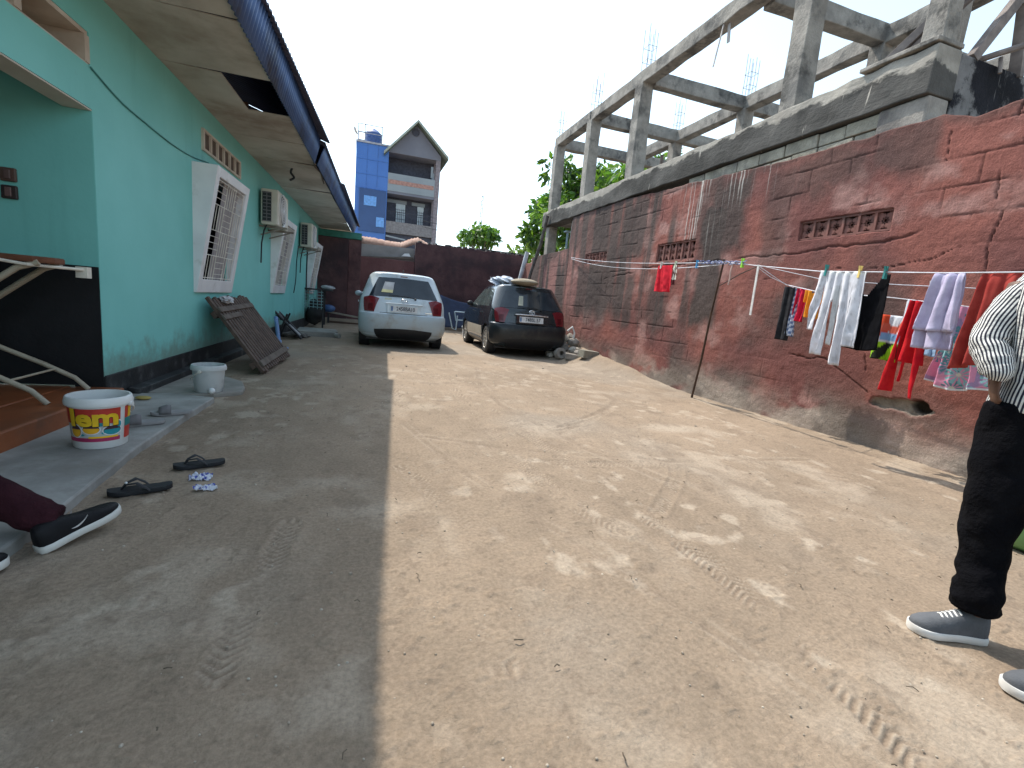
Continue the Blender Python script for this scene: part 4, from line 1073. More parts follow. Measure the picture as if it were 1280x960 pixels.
def text_mesh(txt, size, mt, name, parent, bold=0.0, extrude=.001, M=None, bend=None, align='CENTER', sx=1.0):
    cu = bpy.data.curves.new(name, 'FONT'); cu.body = txt; cu.size = size; cu.extrude = extrude; cu.offset = bold
    cu.align_x = align; cu.align_y = 'CENTER'; cu.resolution_u = 3
    o = bpy.data.objects.new(name, cu); COL.objects.link(o)
    dg = bpy.context.evaluated_depsgraph_get(); dg.update()
    me = bpy.data.meshes.new_from_object(o.evaluated_get(dg)); bpy.data.objects.remove(o); bpy.data.curves.remove(cu)
    if bend:
        bm = bmesh.new(); bm.from_mesh(me)
        xs = [v.co.x for v in bm.verts]; x = min(xs)
        while x < max(xs):
            bmesh.ops.bisect_plane(bm, geom=bm.verts[:] + bm.edges[:] + bm.faces[:], plane_co=(x, 0, 0), plane_no=(1, 0, 0)); x += .006
        for v in bm.verts: v.co = bend(v.co.x * sx, v.co.y, v.co.z)
        bm.to_mesh(me); bm.free()
    else:
        me.transform(Matrix.Diagonal((sx, 1, 1, 1)))
    if M is not None: me.transform(M)
    me.materials.clear(); me.materials.append(mt)
    q = bpy.data.objects.new(name, me); COL.objects.link(q); q.parent = parent
    return q
def make_wheel(parent, x, y, side, dusty):
    Mw = Matrix.Translation((x, y, .295)) @ Matrix.Rotation(R(90) * side, 4, 'Y')
    m = MB(); m.lathe([(.19, -.085), (.205, -.09), (.27, -.088), (.288, -.075), (.295, -.04), (.295, .04), (.288, .075), (.27, .088), (.205, .09), (.19, .085)], 40, Mw)
    w = m.build('wheel', TYRE, parent, smooth=40)
    m = MB(); m.lathe([(.198, .080), (.19, .086), (.18, .06), (.05, .045), (.045, .062), (0, .065)], 40, Mw)
    for k in range(10):
        a = k * math.pi / 5; m.bar(Mw @ Vector((.04 * math.cos(a), .04 * math.sin(a), .062)), Mw @ Vector((.188 * math.cos(a), .188 * math.sin(a), .075)), .03, .02, Mw.to_3x3() @ Vector((0, 0, 1)))
    m.build('rim', dusty, w, smooth=40)
    m = MB(); m.lathe([(.10, .046), (.178, .056), (.178, .058), (.10, .048)], 30, Mw); m.build('brake_gap', BLACKTRIM, w)
def make_car(label, loc, rz, paint, lower, rimm, group, plate, chrome_bar):
    car = thing('parked_car', label, 'car', loc, rz, group)
    nz = 64; zs = np.concatenate([np.linspace(.19, .62, 18, endpoint=False), np.linspace(.62, .72, 12, endpoint=False), np.linspace(.72, 1.40, 24, endpoint=False), np.linspace(1.40, 1.528, 16)])
    ts = np.concatenate([np.linspace(0, 1, 10, endpoint=False), np.linspace(1, 2, 10, endpoint=False), np.linspace(2, 3, 40, endpoint=False), np.linspace(3, 4, 10, endpoint=False), np.linspace(4, 5, 9)])
    tt = np.concatenate([ts, -ts[-2:0:-1]])
    T, Z = np.meshgrid(tt, zs, indexing='ij'); P = car_S(T, Z)
    n, q = P.shape[:2]
    F = [tuple(f) for f in grid_faces(n, q, True)]
    F.append(tuple(i * q for i in range(n))); F.append(tuple(i * q + q - 1 for i in range(n - 1, -1, -1)))
    b = mesh_obj('body', P.reshape(-1, 3), F, paint, car)
    bm = bmesh.new(); bm.from_mesh(b.data); bmesh.ops.recalc_face_normals(bm, faces=bm.faces); bm.to_mesh(b.data); bm.free()
    # wheel arches cut out
    m = MB()
    for y in (.64, 3.01):
        for s in (-1, 1):
            m.lathe([(0, -.16), (.335, -.16), (.335, .16), (0, .16)], 40, Matrix.Translation((s * .80, y, .30)) @ Matrix.Rotation(R(90), 4, 'Y'))
    cutter = m.build('cutter', paint)
    bpy.context.view_layer.update()
    b.parent = None; mo = b.modifiers.new('cut', 'BOOLEAN'); mo.operation = 'DIFFERENCE'; mo.object = cutter; mo.solver = 'EXACT'
    bake_mods(b); b.parent = car
    cm = cutter.data; bpy.data.objects.remove(cutter); bpy.data.meshes.remove(cm)
    b.data.polygons.foreach_set('use_smooth', np.ones(len(b.data.polygons), dtype=bool)); b.data.set_sharp_from_angle(angle=R(35))
    for y in (.64, 3.01):
        for s in (-1, 1):
            m = MB(); m.lathe([(.34, -.15), (.332, -.15), (.332, .035), (.34, .035)], 30, Matrix.Translation((s * .79, y, .30)) @ Matrix.Rotation(R(90) * s, 4, 'Y')); m.build('arch_liner', BLACKTRIM, car)
    # rear window, narrower towards the roof
    patch('rear_window', CARGLASS, car, lambda z: -1.42 + .25 * (z - 1.0), lambda z: 1.42 - .25 * (z - 1.0), lambda u: 1.005 + .012 * np.sin(np.pi * u), lambda u: 1.385 + .012 * np.sin(np.pi * u), .006, 40, 10)
    patch('windscreen', CARGLASS, car, 3.75, 5.0, 1.0, 1.40, .005, 16, 8); patch('windscreen', CARGLASS, car, -5.0, -3.75, 1.0, 1.40, .005, 16, 8)
    for s in (-1, 1):
        for nm, ya, yb in (('side_window', .62, 1.02), ('side_window', 1.06, 1.68), ('side_window', 1.73, 2.55)):
            f0 = (lambda z, ya=ya, s=s: s * t_at_y(ya + .12 * (z - 1) / .38 * (1 if ya < 1 else 0), z)); f1 = (lambda z, yb=yb, s=s: s * t_at_y(yb - (0.42 * (z - 1) / .38 if yb > 2 else 0) - 0.0, z))
            lo = 1.005
            patch(nm, SIDEGLASS, car, f0 if s > 0 else f1, f1 if s > 0 else f0, lo, 1.385, .004, 10, 8)
        # door shut lines
        for yl in (1.70, 2.68, .98):
            patch('door_seam', BLACKTRIM, car, lambda z, yl=yl, s=s: s * t_at_y(yl, z), lambda z, yl=yl, s=s: s * t_at_y(yl + .008, z), .36, .99, .0015, 2, 14, .004)
        for yl in (1.18, 2.05):
            p = car_S(np.array(s * t_at_y(yl, .86)), np.array(.86)); m = MB(); m.bar(Vector(p) + Vector((s * .02, -.08, 0)), Vector(p) + Vector((s * .02, .08, .005)), .02, .026); m.build('door_handle', paint, car, bev=.006)
        # tail lamps wrap round the corner
        sg = s
        if s > 0: tl, tr = (lambda z: 1.13 - .45 * (z - .70)), (lambda z: 1.50 + .5 * (z - .70))
        else: tl, tr = (lambda z: -1.50 - .5 * (z - .70)), (lambda z: -1.13 + .45 * (z - .70))
        lamp = patch('tail_lamp', LAMPRED, car, tl, tr, .705, lambda u: .965 + .03 * np.sin(np.pi * u), .014, 14, 10)
        if s > 0: tl, tr = 1.18, 1.36
        else: tl, tr = -1.36, -1.18
        patch('reflector', mat('lamp_deep%d' % (s + 2), (0.085, 0.005, 0.009), .25, bump=0), lamp, tl, tr, .74, .86, .019, 8, 6, .003)
        patch('headlight', LAMPCLR, car, 3.35 if s > 0 else -4.1, 4.1 if s > 0 else -3.35, .64, .80, .008, 12, 6)
        # mirror
        m = MB(); m.sphere((s * .87, 2.42, 1.03), .085, 12, 8, (.95, .55, .72)); mr = m.build('mirror', paint if chrome_bar else BLACKTRIM, car, smooth=60)
        m = MB(); m.bar((s * .78, 2.45, .99), (s * .86, 2.43, 1.0), .05, .05); m.build('mirror_foot', BLACKTRIM, mr)
        # sill
        patch('sill', lower, car, s * 2.22 if s > 0 else -2.72, 2.72 if s > 0 else -2.22, .20, .30, .02, 12, 5)
    for s in (-1, 1):
        for y in (.64, 3.01): make_wheel(car, s * .745, y, s, rimm)
    patch('rear_bumper', lower, car, -1.9, 1.9, .29, .665, .014, 40, 10, .03)
    patch('bumper_slot', BLACKTRIM, car, -1.12, 1.12, .195, lambda u: .375 + .03 * np.sin(np.pi * u), .018, 20, 5, .03)
    m = MB(); m.box(-.70, .70, .3, 3.5, .15, .21); m.build('underbody', BLACKTRIM, car)
    # tailgate seam, plate recess, plate, bar, emblem, wiper
    patch('tailgate_seam', BLACKTRIM, car, -.92, .92, .695, .703, .002, 24, 2, .004)
    lean = math.atan2(.03, .15)
    Mp = Matrix.Translation((0, .068, .79)) @ Matrix.Rotation(R(90) - .12, 4, 'X')
    m = MB(); m.box(-.33, .33, -.085, .085, -.03, -.012, Mp); m.build('plate_recess', paint, car, bev=.006)
    m = MB(); m.box(-.262, .262, -.06, .06, -.010, .002, Mp); pl = m.build('number_plate', PLATE, car, bev=.002)
    text_mesh(plate, .105, INK, 'plate_number', pl, .0015, .001, Mp @ Matrix.Translation((.03, 0, .0035)), sx=.82)
    m = MB(); m.box(-.252, -.218, -.045, .045, .0022, .0035, Mp); m.build('plate_flag', mat('plate_blue', (.08, .16, .35), .5, bump=0), pl)
    m = MB(); m.tube([(-.36, .068, .885), (-.18, .055, .89), (.18, .055, .89), (.36, .068, .885)], (.014), 8); m.build('handle_bar', CHROME if not chrome_bar else paint, car, smooth=60)
    Me = Matrix.Translation((0, .098, .945)) @ Matrix.Rotation(R(90) - .16, 4, 'X')
    m = MB()
    for (cx, cy, a_, b_) in ((0, 0, .062, .043), (0, .004, .022, .038), (0, .018, .045, .02)):
        m.tube([Me @ Vector((cx + a_ * math.cos(t), cy + b_ * math.sin(t), .012)) for t in np.linspace(0, 2 * math.pi, 25)], .006, 6)
    m.build('emblem', CHROME, car, smooth=60)
    m = MB(); m.sphere((.22, .155, 1.0), .022, 8, 6); m.tube([(.22, .140, 1.0), (.10, .155, 1.035), (-.12, .165, 1.045), (-.30, .172, 1.05)], .008, 6); m.build('wiper', BLACKTRIM, car, smooth=60)
    m = MB(); m.box(.42, .56, .088, .094, .735, .755); m.build('badge', CHROME if chrome_bar else lower, car)
    m = MB(); m.box(-.07, .07, .448, .47, 1.425, 1.442); m.build('stop_lamp', LAMPRED, car)
    m = MB(); m.tube([(0, .75, 1.52), (0, .68, 1.58)], .012, 6); m.build('aerial', BLACKTRIM, car)
    return car
WHITECAR = mat('silver_white_paint', (0.53, 0.60, 0.65), .28, (0.58, 0.645, 0.69), 2, 0, spec=.5, dirt=(.38, .42, .43), dsc=3, damt=.4, coat=.4)
WHITELOW = mat('dusty_bumper_paint', (0.36, 0.42, 0.45), .42, (.41, .46, .48), 3, 0, dirt=(.27, .245, .21), dsc=3, damt=.55, coat=.15)
BLACKCAR = mat('dark_teal_black_paint', (0.010, 0.016, 0.020), .16, (0.014, 0.021, 0.026), 3, 0, spec=.6, dirt=(.030, .034, .036), dsc=3, damt=.3, coat=.6)
BLACKLOW = mat('dusty_black_bumper', (0.011, 0.014, 0.017), .32, (0.02, 0.024, 0.027), 3, 0, dirt=(.05, .046, .04), dsc=4, damt=.4)
RIMS = mat('silver_rim', (.36, .34, .31), .45, metal=.5, bump=0)
G = 'hatchback cars parked at the end of the yard'
c1 = make_car('silver-white hatchback seen from behind with a sticker in its rear window', (.885, 9.78, gz(.9, 10)), 0.0, WHITECAR, WHITELOW, RIMS, G, '2458BA10', True)
c2 = make_car('shiny black hatchback with bundles on its roof, parked near the red wall', (3.47, 9.46, gz(3.5, 10)), -0.03, BLACKCAR, BLACKLOW, RIMS, G, '748BL 57', False)
patch('window_sticker', mat('sticker_grey', (.42, .42, .43), .6, bump=0), c1, -1.02, -.52, 1.09, 1.30, .011, 8, 6, .002)
patch('window_sticker', mat('sticker_yellow', (.62, .58, .30), .6, bump=0), c1, -1.02, -.52, 1.09, 1.145, .0135, 8, 4, .002)
patch('paint_patch', mat('yellow_patch', (.50, .48, .30), .5, (.6, .6, .5), 8, 0), c1, -.80, -.52, .955, .99, .002, 6, 4, .002)
patch('side_trim', mat('tan_trim', (.30, .26, .20), .6, (.36, .32, .26), 4, 0), c2, lambda z: -t_at_y(2.66, z), lambda z: -t_at_y(1.0, z), .36, .56, .004, 16, 5, .01)
patch('window_light_spot', mat('pale_light_spot', (.45, .45, .36), .6, bump=0), c2, -.62, -.38, 1.07, 1.27, .009, 5, 4, .002)  # pale patch stands for daylight seen through the rear glass
# bundles on the black car's roof
m = MB(); m.sphere((3.42, 10.05, gz(3.5, 10) + 1.575), .30, 20, 10, (1.0, 1.05, .26))
o = m.build('cushion', mat('tan_cushion', (.24, .20, .145), .95, (.33, .285, .22), 6, .5, 30), None, smooth=60); tag(o, 'tan folded cushion lying on the rear edge of the black car roof', 'cushion')
def blob(name, c, r, sq, seed, mt, label, cat, group=None, amp=.35, n=28, flat=None, fr=2.2):
    V = []; nn = n // 2
    for i in range(nn + 1):
        th = math.pi * i / nn
        for k in range(n):
            ph = 2 * math.pi * k / n; d = np.array([math.sin(th) * math.cos(ph), math.sin(th) * math.sin(ph), math.cos(th)])
            V.append(d)
    V = np.array(V); q = 1 + amp * 2 * (fbm(V[:, 0] * fr + V[:, 2] * fr * .6 + seed, V[:, 1] * fr - V[:, 2] * fr * .77, 4, seed) - .5)
    V = V * q[:, None] * r * np.array(sq)
    if flat is not None: V[:, 2] = np.maximum(V[:, 2], flat)
    V = V + np.array(c)
    F = []
    for i in range(nn):
        for k in range(n): F.append((i * n + k, (i + 1) * n + k, (i + 1) * n + (k + 1) % n, i * n + (k + 1) % n))
    o = mesh_obj(name, V, F, mt, None, smooth=50)
    bm = bmesh.new(); bm.from_mesh(o.data); bmesh.ops.remove_doubles(bm, verts=bm.verts, dist=1e-5); bmesh.ops.recalc_face_normals(bm, faces=bm.faces); bm.to_mesh(o.data); bm.free()
    return tag(o, label, cat, group)
blob('cloth_bundle', (3.15, 10.75, gz(3.5, 10) + 1.575), .26, (1.0, 1.1, .40), 5, mat('bundle_blue', (.40, .45, .55), .9, (.58, .62, .68), 6, .4, 25), 'crumpled pale blue cloth bundle on the black car roof', 'bundle', amp=.7, n=48, fr=3.5)
# ------------------------------------------------------------------ washing lines
def cord(name, pts, r, label, group='washing lines along the red wall', col=(.62, .63, .68)):
    m = MB(); m.tube(pts, r, 6)
    o = m.build(name, mat('cord_%d' % len(bpy.data.materials), col, .7, bump=0), None, smooth=60)
    return tag(o, label, 'washing line', group)
def sag(a, b, s, n=14): 
    a = Vector(a); b = Vector(b); return [a + (b - a) * (i / n) - Vector((0, 0, s * 4 * (i / n) * (1 - i / n))) for i in range(n + 1)]
PT = Vector((3.95, 4.65, 1.76)); KN = Vector((3.95, 4.13, 1.69))
cord('washing_line', sag((4.68, 10.57, 2.28), PT, .06), .004, 'upper white cord from the far wall hook to the leaning pole')
cord('washing_line', sag((4.68, 10.55, 2.25), PT + Vector((0, .03, -.03)), .12), .004, 'lower sagging cord from the far wall hook to the leaning pole, holding the red cloth')
L1 = [PT, KN, Vector((3.95, 3.4, 1.605)), Vector((3.95, 2.4, 1.555)), Vector((3.95, 1.4, 1.53)), Vector((4.1, .2, 1.60))]
cord('washing_line', L1, .0045, 'front cord carrying the white trousers, black vest and lavender towel')
L2 = [KN, Vector((4.33, 4.11, 1.535)), Vector((4.35, 3.75, 1.465)), Vector((4.35, 3.0, 1.41)), Vector((4.35, 2.4, 1.345)), Vector((4.4, 1.2, 1.33)), Vector((4.6, .2, 1.4))]
cord('washing_line', L2, .004, 'rear cord near the wall carrying the red garment and floral sheet')
cord('washing_line', [KN + Vector((0, 0, -.02)), Vector((4.1, 4.1, 1.59)), Vector((4.33, 4.0, 1.50))], .003, 'short slack cord dropping from the knot to the rear line')
cord('washing_line', [KN + Vector((0, -.02, 0)), Vector((4.15, 3.5, 1.55)), Vector((4.3, 2.95, 1.515)), Vector((4.55, 1.6, 1.45))], .003, 'thin slack cord passing behind the white trousers')
m = MB(); m.tube([(4.52, 5.55, -.05), (4.32, 5.22, .6), (4.12, 4.93, 1.2), PT + Vector((0, 0, .03))], [.016, .015, .013, .011], 8)
o = simple('prop_pole', m, mat('rust_pole', (.045, .028, .022), .85, (.09, .055, .04), 12, .3, 60), 'thin rusty pole leaning out from the wall foot to hold up the washing line', 'pole', smooth=60)
cord('washing_line', [Vector((4.03, 4.76, 1.50)), Vector((3.98, 4.4, 1.62)), KN], .006, 'dark brace cord between the leaning pole and the knot', None, (.09, .06, .05))
# tangle of blue cord round the pole head
m = MB(); pts = []
for i in range(70):
    t = i / 69; pts.append(PT + Vector((.015 * math.sin(i * 1.9), .42 - .75 * t + .03 * math.sin(i * 2.7), .02 + .02 * math.sin(i * 1.3) - .05 * t)))
m.tube(pts, .006, 5); simple('cord_tangle', m, mat('blue_cord', (.10, .13, .34), .7, (.35, .38, .5), 25, 0), 'tangle of blue and white cord wound round the head of the leaning pole', 'cord', smooth=60)

def cloth(name, A, B, L, label, mt, nfold=3.0, amp=.022, spread=1.0, lean=0.0, mask=None, blen=None, nu=48, nv=34, seed=0, colfn=None, back=0.0, thick=.004, cat='laundry', topamp=.3, curl=0.0, group='washing hung on the lines'):
    A = np.array(A, float); B = np.array(B, float)
    vs = np.linspace(-1, back / max(L, 1e-6), nv + (10 if back else 0))[::1] if back else np.linspace(0, 1, nv)
    U, W = np.meshgrid(np.linspace(0, 1, nu), vs, indexing='ij')
    V = np.abs(W)
    bl = blen(U) if blen else np.ones_like(U)
    base = A + (B - A) * (0.5 + (U[..., None] - .5) * (1 + (spread - 1) * V[..., None])) + (B - A) * lean * V[..., None]
    ph = seed * 1.7
    UU = U + .16 * (fbm(U * 3.3 + seed, V * .7, 2, seed + 50) - .5) * 2 + .03 * V * np.sin(5 * U + seed)
    off = amp * (.55 + .9 * fbm(U * 4 + seed, V * 1.1, 2, seed + 60)) * np.sin(2 * math.pi * nfold * UU + ph + .6 * np.sin(3 * V + seed)) * (topamp + (1 - topamp) * V) + amp * .8 * (fbm(U * 5 + seed, V * 3, 3, seed) - .5) * 2 * V
    if back: off = off + np.where(W < 0, -1, 1) * np.minimum(np.abs(W) * 8, 1) * .012
    P = base.copy(); P[..., 0] += off + curl * V * V; P[..., 2] -= V * L * bl
    P[..., 0] += .010 * (fbm(U * 9 + seed, V * L * 16, 4, seed + 70) - .5) * (.3 + V)
    P[..., 2] -= .018 * (fbm(U * 2.5 + seed, V * 0, 2, seed + 80) - .5) * V
    P[..., 1] += .010 * np.sin(2 * math.pi * nfold * U * 1.5 + seed) * V
    F = grid_faces(nu, V.shape[1])
    if mask is not None:
        i = F[:, 0] // V.shape[1]; j = F[:, 0] % V.shape[1]
        uc = (i + .5) / (nu - 1); vc = V[i, np.minimum(j + 1, V.shape[1] - 1)] * .5 + V[i, j] * .5
        F = F[mask(uc, vc)]
    used = np.unique(F); remap = -np.ones(P.shape[0] * P.shape[1], int); remap[used] = np.arange(len(used))
    o = mesh_obj(name, P.reshape(-1, 3)[used], [tuple(remap[list(f)]) for f in F], mt, None, smooth=75)
    if colfn is not None: setcol(o, np.clip(colfn(U, V, P).reshape(-1, 3)[used], .003, 1))
    solidify(o, thick)
    return tag(o, label, cat, group)
CL = lambda n, c, c2=None, sc=14: mat('cloth_' + n, c, .95, c2, sc, .35, 90, spec=.06, bd=.003)
VC = mat_attr('printed_cloth', .95, .08, 120, .3, 160, .002, .1)
cloth('red_cloth', (4.08, 6.12, 1.80), (4.08, 5.78, 1.795), .36, 'bright red cloth pegged alone near the far end of the line', CL('scarlet', (.55, .025, .04)), 2.2, .02, 1.12, .02, seed=2)
cloth('baby_cloth', (4.07, 5.74, 1.79), (4.07, 5.66, 1.79), .26, 'small white and dark patterned scrap beside the bright red cloth', VC, 1, .012, 1.2, seed=3, nu=20, colfn=lambda U, V, P: np.where((fbm(U * 4, V * 7, 2, 4) > .52)[..., None] | (V > .75)[..., None], np.array([.10, .03, .03]), np.array([.62, .58, .50])))
def trous_len(u): return np.select([u < .17, u < .43, u < .56, u < .77], [.66, .93, .80, 1.0], .78)
def trous_mask(u, v):
    k = np.ones_like(u, bool)
    for s, v0 in ((.17, .25), (.43, .35), (.56, .35), (.77, .3)): k &= ~((np.abs(u - s) < .011) & (v > v0))
    return k
def trous_col(U, V, P):
    f = fbm(U * 9, V * 9, 3, 7)[..., None]; c = np.array([.66, .66, .71]) * (.85 + .25 * f)
    g = ((U > .43) & (U < .56) & (V > .2))[..., None]; c = np.where(g, c * np.array([.82, .83, .79]), c)  # inner gap between the legs greyed in the colour, as shade
    pat = (fbm(U * 30, V * 14, 2, 9) > .63)[..., None]; c = np.where(pat, c * .78, c)
    band = (V < .05)[..., None]; return np.where(band, np.array([.74, .74, .74]), c)
cloth('trousers', (3.95, 3.40, 1.612), (3.95, 2.97, 1.585), .80, 'white patterned wide trousers hung by the waistband on the front line', VC, 4.5, .022, 1.14, -.04, trous_mask, trous_len, 90, 40, 4, trous_col, cat='trousers')
def vest_mask(u, v): return (v > .27) | (u < .10 + .36 * (v / .27)) | (u > .84 - .30 * (v / .27))
cloth('vest', (3.99, 3.14, 1.575), (3.99, 2.80, 1.562), .63, 'black sleeveless top hanging by two pegged straps', CL('black', (.004, .004, .005), (.007, .007, .009)), 1.5, .02, 1.16, -.02, vest_mask, lambda u: 1 - .05 * np.abs(u - .5) * 2, 60, 40, 5, cat='top')
cloth('towel', (3.95, 2.46, 1.558), (3.95, 2.28, 1.552), .41, 'pale lavender towel folded over the front line', CL('lavender', (.40, .36, .50), (.50, .46, .60)), 2.2, .030, 1.45, -.08, seed=6, back=.54, thick=.012, cat='towel')
cloth('towel', (3.97, 2.19, 1.55), (3.97, 1.93, 1.545), .66, 'dark red towel hanging beside the lavender one, half behind the woman in stripes', CL('brick', (.26, .035, .03), (.34, .055, .045)), 2.6, .035, 1.2, -.1, seed=7, back=.5, thick=.012, cat='towel', blen=lambda u: 1 - .18 * u)
# rear line
cloth('dark_trousers', (4.35, 4.14, 1.52), (4.35, 4.00, 1.505), .56, 'dark charcoal trousers bunched at the start of the rear line', CL('charcoal', (.022, .022, .025), (.04, .04, .044)), 2, .03, 1.15, -.05, seed=8, cat='trousers')
cloth('striped_shirt', (4.36, 4.02, 1.50), (4.36, 3.94, 1.49), .50, 'narrow blue and white striped shirt squeezed beside the charcoal trousers', VC, 2, .02, 1.35, -.05, seed=9, nu=30, colfn=lambda U, V, P: np.where((np.sin(V * 60 + U * 9) > .1)[..., None], np.array([.58, .62, .70]), np.array([.12, .17, .30])), cat='shirt')
cloth('red_shirt', (4.35, 3.97, 1.495), (4.35, 3.85, 1.485), .33, 'small crimson shirt between the striped and the orange ones', CL('crimson', (.50, .02, .05)), 2, .02, 1.15, -.1, seed=10, cat='shirt')
def or_mask(u, v): return ~((v < .10) & (np.abs(u - .5) < .14)) & ~((v > .45) & ((u < .14) | (u > .88)))
cloth('orange_shirt', (4.34, 3.86, 1.475), (4.34, 3.66, 1.46), .27, 'small orange child shirt on the rear line', CL('orange', (.72, .25, .025), (.80, .33, .04)), 2.5, .02, 1.0, 0, or_mask, seed=11, cat='shirt')
def swim_col(U, V, P):
    c = np.broadcast_to(np.array([.62, .66, .72]), U.shape + (3,)).copy()
    a = V + .5 * U + .12 * np.sin(6 * U)
    c[(U < .45) & (V < .62)] = (.55, .07, .03); c[(np.abs(a - .75) < .06)] = (.55, .12, .08); c[(V > .55) & (V < .68) & (U > .3)] = (.20, .38, .62)
    q = V > .70; c[q] = (.02, .025, .02); c[q & (np.sin(U * 11 + V * 15) > .1)] = (.30, .62, .03); return c
cloth('swimsuit', (4.35, 3.10, 1.415), (4.35, 2.86, 1.40), .53, 'multicoloured red, white and lime garment behind the black top', VC, 1.5, .025, 1.0, 0, lambda u, v: (v > .26) | (u < .08) | (u > .9), seed=12, colfn=swim_col, nu=60, cat='swimsuit')
def red_mask(u, v): return (v < .66) | ((u > .02) & (u < .20)) | ((u > .47) & (u < .55) & (v < .86)) | ((u > .74) & (u < .93))
cloth('red_garment', (4.35, 2.87, 1.395), (4.35, 2.71, 1.38), .78, 'long red top with straps dangling from its hem on the rear line', CL('red', (.46, .012, .022), (.56, .025, .03)), 2.6, .035, 1.75, -.05, red_mask, None, 64, 44, 13, cat='top')
cloth('sock', (4.36, 2.66, 1.375), (4.36, 2.60, 1.37), .42, 'pale blue sock just showing below the lavender towel', CL('sky', (.30, .45, .66)), 1, .012, 1.1, 0, seed=14, nu=14, cat='sock')
def floral(U, V, P):
    c = np.broadcast_to(np.array([.58, .24, .36]), U.shape + (3,)).copy(); c = c * (.8 + .4 * fbm(U * 5, V * 5, 3, 33)[..., None])
    c = np.where((fbm(U * 4, V * 4, 3, 35) > .55)[..., None], np.array([.33, .22, .36]), c)
    r2 = np.random.RandomState(3); y = P[..., 1]; z = P[..., 2]
    for k in range(34):
        cy = r2.uniform(2.1, 2.65); cz = r2.uniform(.72, 1.35); d = np.hypot(y - cy, z - cz); a = np.arctan2(z - cz, y - cy); R0 = r2.uniform(.04, .075)
        s = (d < R0) & (np.sin(a * 11 + k) > -.1); c[s] = (.09, .22, .26) if k % 3 else (.22, .42, .44)
        c[(d < R0 * .18)] = (.5, .5, .4)
    c[V > .975] = (.6, .62, .66); return c
cloth('floral_sheet', (4.34, 2.50, 1.35), (4.34, 2.33, 1.335), .60, 'pink sheet printed with teal palm bursts on the rear line', VC, 2.3, .035, 2.3, .0, None, lambda u: 1 + .06 * np.sin(u * 4), 150, 150, 15, floral, cat='sheet')
m = MB(); m.loft([[(3.945, 4.13 + dy, z) for dy in (-.012, .012)] + [(3.953, 4.13 + dy, z) for dy in (.012, -.012)] for z in (1.70, 1.6, 1.45, 1.3, 1.18)])
simple('ribbon', m, CL('tape', (.62, .60, .58)), 'long white tape hanging from the knot in the washing line', 'ribbon')
m = MB(); m.tube([(3.95, 4.50, 1.74), (3.94, 4.51, 1.66), (3.95, 4.515, 1.57), (3.945, 4.52, 1.50)], .008, 6)
simple('rag_strip', m, CL('strip', (.50, .36, .32)), 'short faded strip hanging beside the pole head', 'ribbon', smooth=60)
def peg(p, col, label):
    t = thing('clothes_peg', label, 'peg', p, 0, 'clothes pegs')
    mt = mat('peg_%d' % len(bpy.data.materials), col, .5, bump=0)
    for s in (-1, 1):
        m = MB(); m.loft([[(s * .004 + dx, dy, z) for dx, dy in ((-w, -.005), (w, -.005), (w, .005), (-w, .005))] for z, w in ((-.035, .003), (-.01, .004), (.01, .0035), (.03, .004))])
        m.v = [(x + s * abs(z) * .12, y, z) for x, y, z in m.v]; m.build('peg_half', mt, t)
    m = MB(); m.lathe([(.004, -.006), (.006, -.006), (.006, .006), (.004, .006)], 10, Matrix.Rotation(R(90), 4, 'X')); m.build('spring', CHROME, t)
    for c_ in t.children: c_.scale = (1.5, 1.5, 1.5)
peg((3.95, 3.34, 1.615), (.02, .20, .19), 'teal peg at the left corner of the white trousers')
peg((3.95, 3.03, 1.59), (.70, .52, .16), 'yellow peg between the white trousers and the black top')
peg((3.94, 2.815, 1.575), (.02, .17, .16), 'teal peg on the right strap of the black top')
peg((3.95, 4.36, 1.735), (.30, .68, .05), 'lime green peg clipped on the bare cord right of the pole')
peg((4.02, 5.2, 1.775), (.03, .24, .50), 'blue peg clipped on the bare cord left of the pole')
peg((4.08, 6.05, 1.81), (.55, .52, .48), 'whitish peg at the left corner of the bright red cloth')
peg((4.08, 5.72, 1.80), (.50, .58, .42), 'pale green peg beside the bright red cloth')
peg((4.34, 2.72, 1.50), (.7, .7, .7), 'white peg on the slack cord above the red garment')

# ------------------------------------------------------------------ people
SKIN = mat('skin_brown', (.105, .052, .034), .5, (.135, .068, .045), 12, .1, 90, spec=.35)
HAIR = mat('hair_black', (.010, .009, .009), .7, (.02, .018, .018), 20, .8, 120)
def hand(m, wrist, d, n, side, curl=.5, s=1.0):
    d = Vector(d).normalized(); n = Vector(n); n = (n - d * n.dot(d)).normalized(); w = d.cross(n) * side
    wr = Vector(wrist)
    m.loft([[wr + d * t * s + w * (math.cos(a) * hw) * s + n * (math.sin(a) * ht) * s for a in [k * math.pi / 5 for k in range(10)]] for t, hw, ht in ((-.02, .024, .019), (.02, .030, .017), (.055, .038, .015), (.085, .039, .012), (.095, .034, .009))])
    for q, (off, l) in enumerate(((.029, .068), (.010, .076), (-.010, .071), (-.028, .056))):
        p = wr + d * .075 * s + w * off * s; a = 0; pts = [p]; rad = [.0095 * s]
        for seg, f in enumerate((.28, .42, .32, .24)):
            if seg: a += curl * (.5 + .15 * seg)
            p = p + (d * math.cos(a) - n * math.sin(a)) * l * f * s * 1.15 + w * off * .05; pts.append(p); rad.append((.009, .0085, .0078, .006)[seg] * s)
        m.tube(pts, rad, 8)
    p = wr + d * .015 * s + w * .024 * s; pts = [p]; rad = [.013 * s]; dv = (d * .7 + w * .75 - n * .15).normalized()
    for l, r_ in ((.035, .0115), (.030, .010), (.022, .007)):
        p = p + dv * l * s; pts.append(p); rad.append(r_ * s); dv = (dv + d * .35 - n * .25 * curl).normalized()
    m.tube(pts, rad, 8)
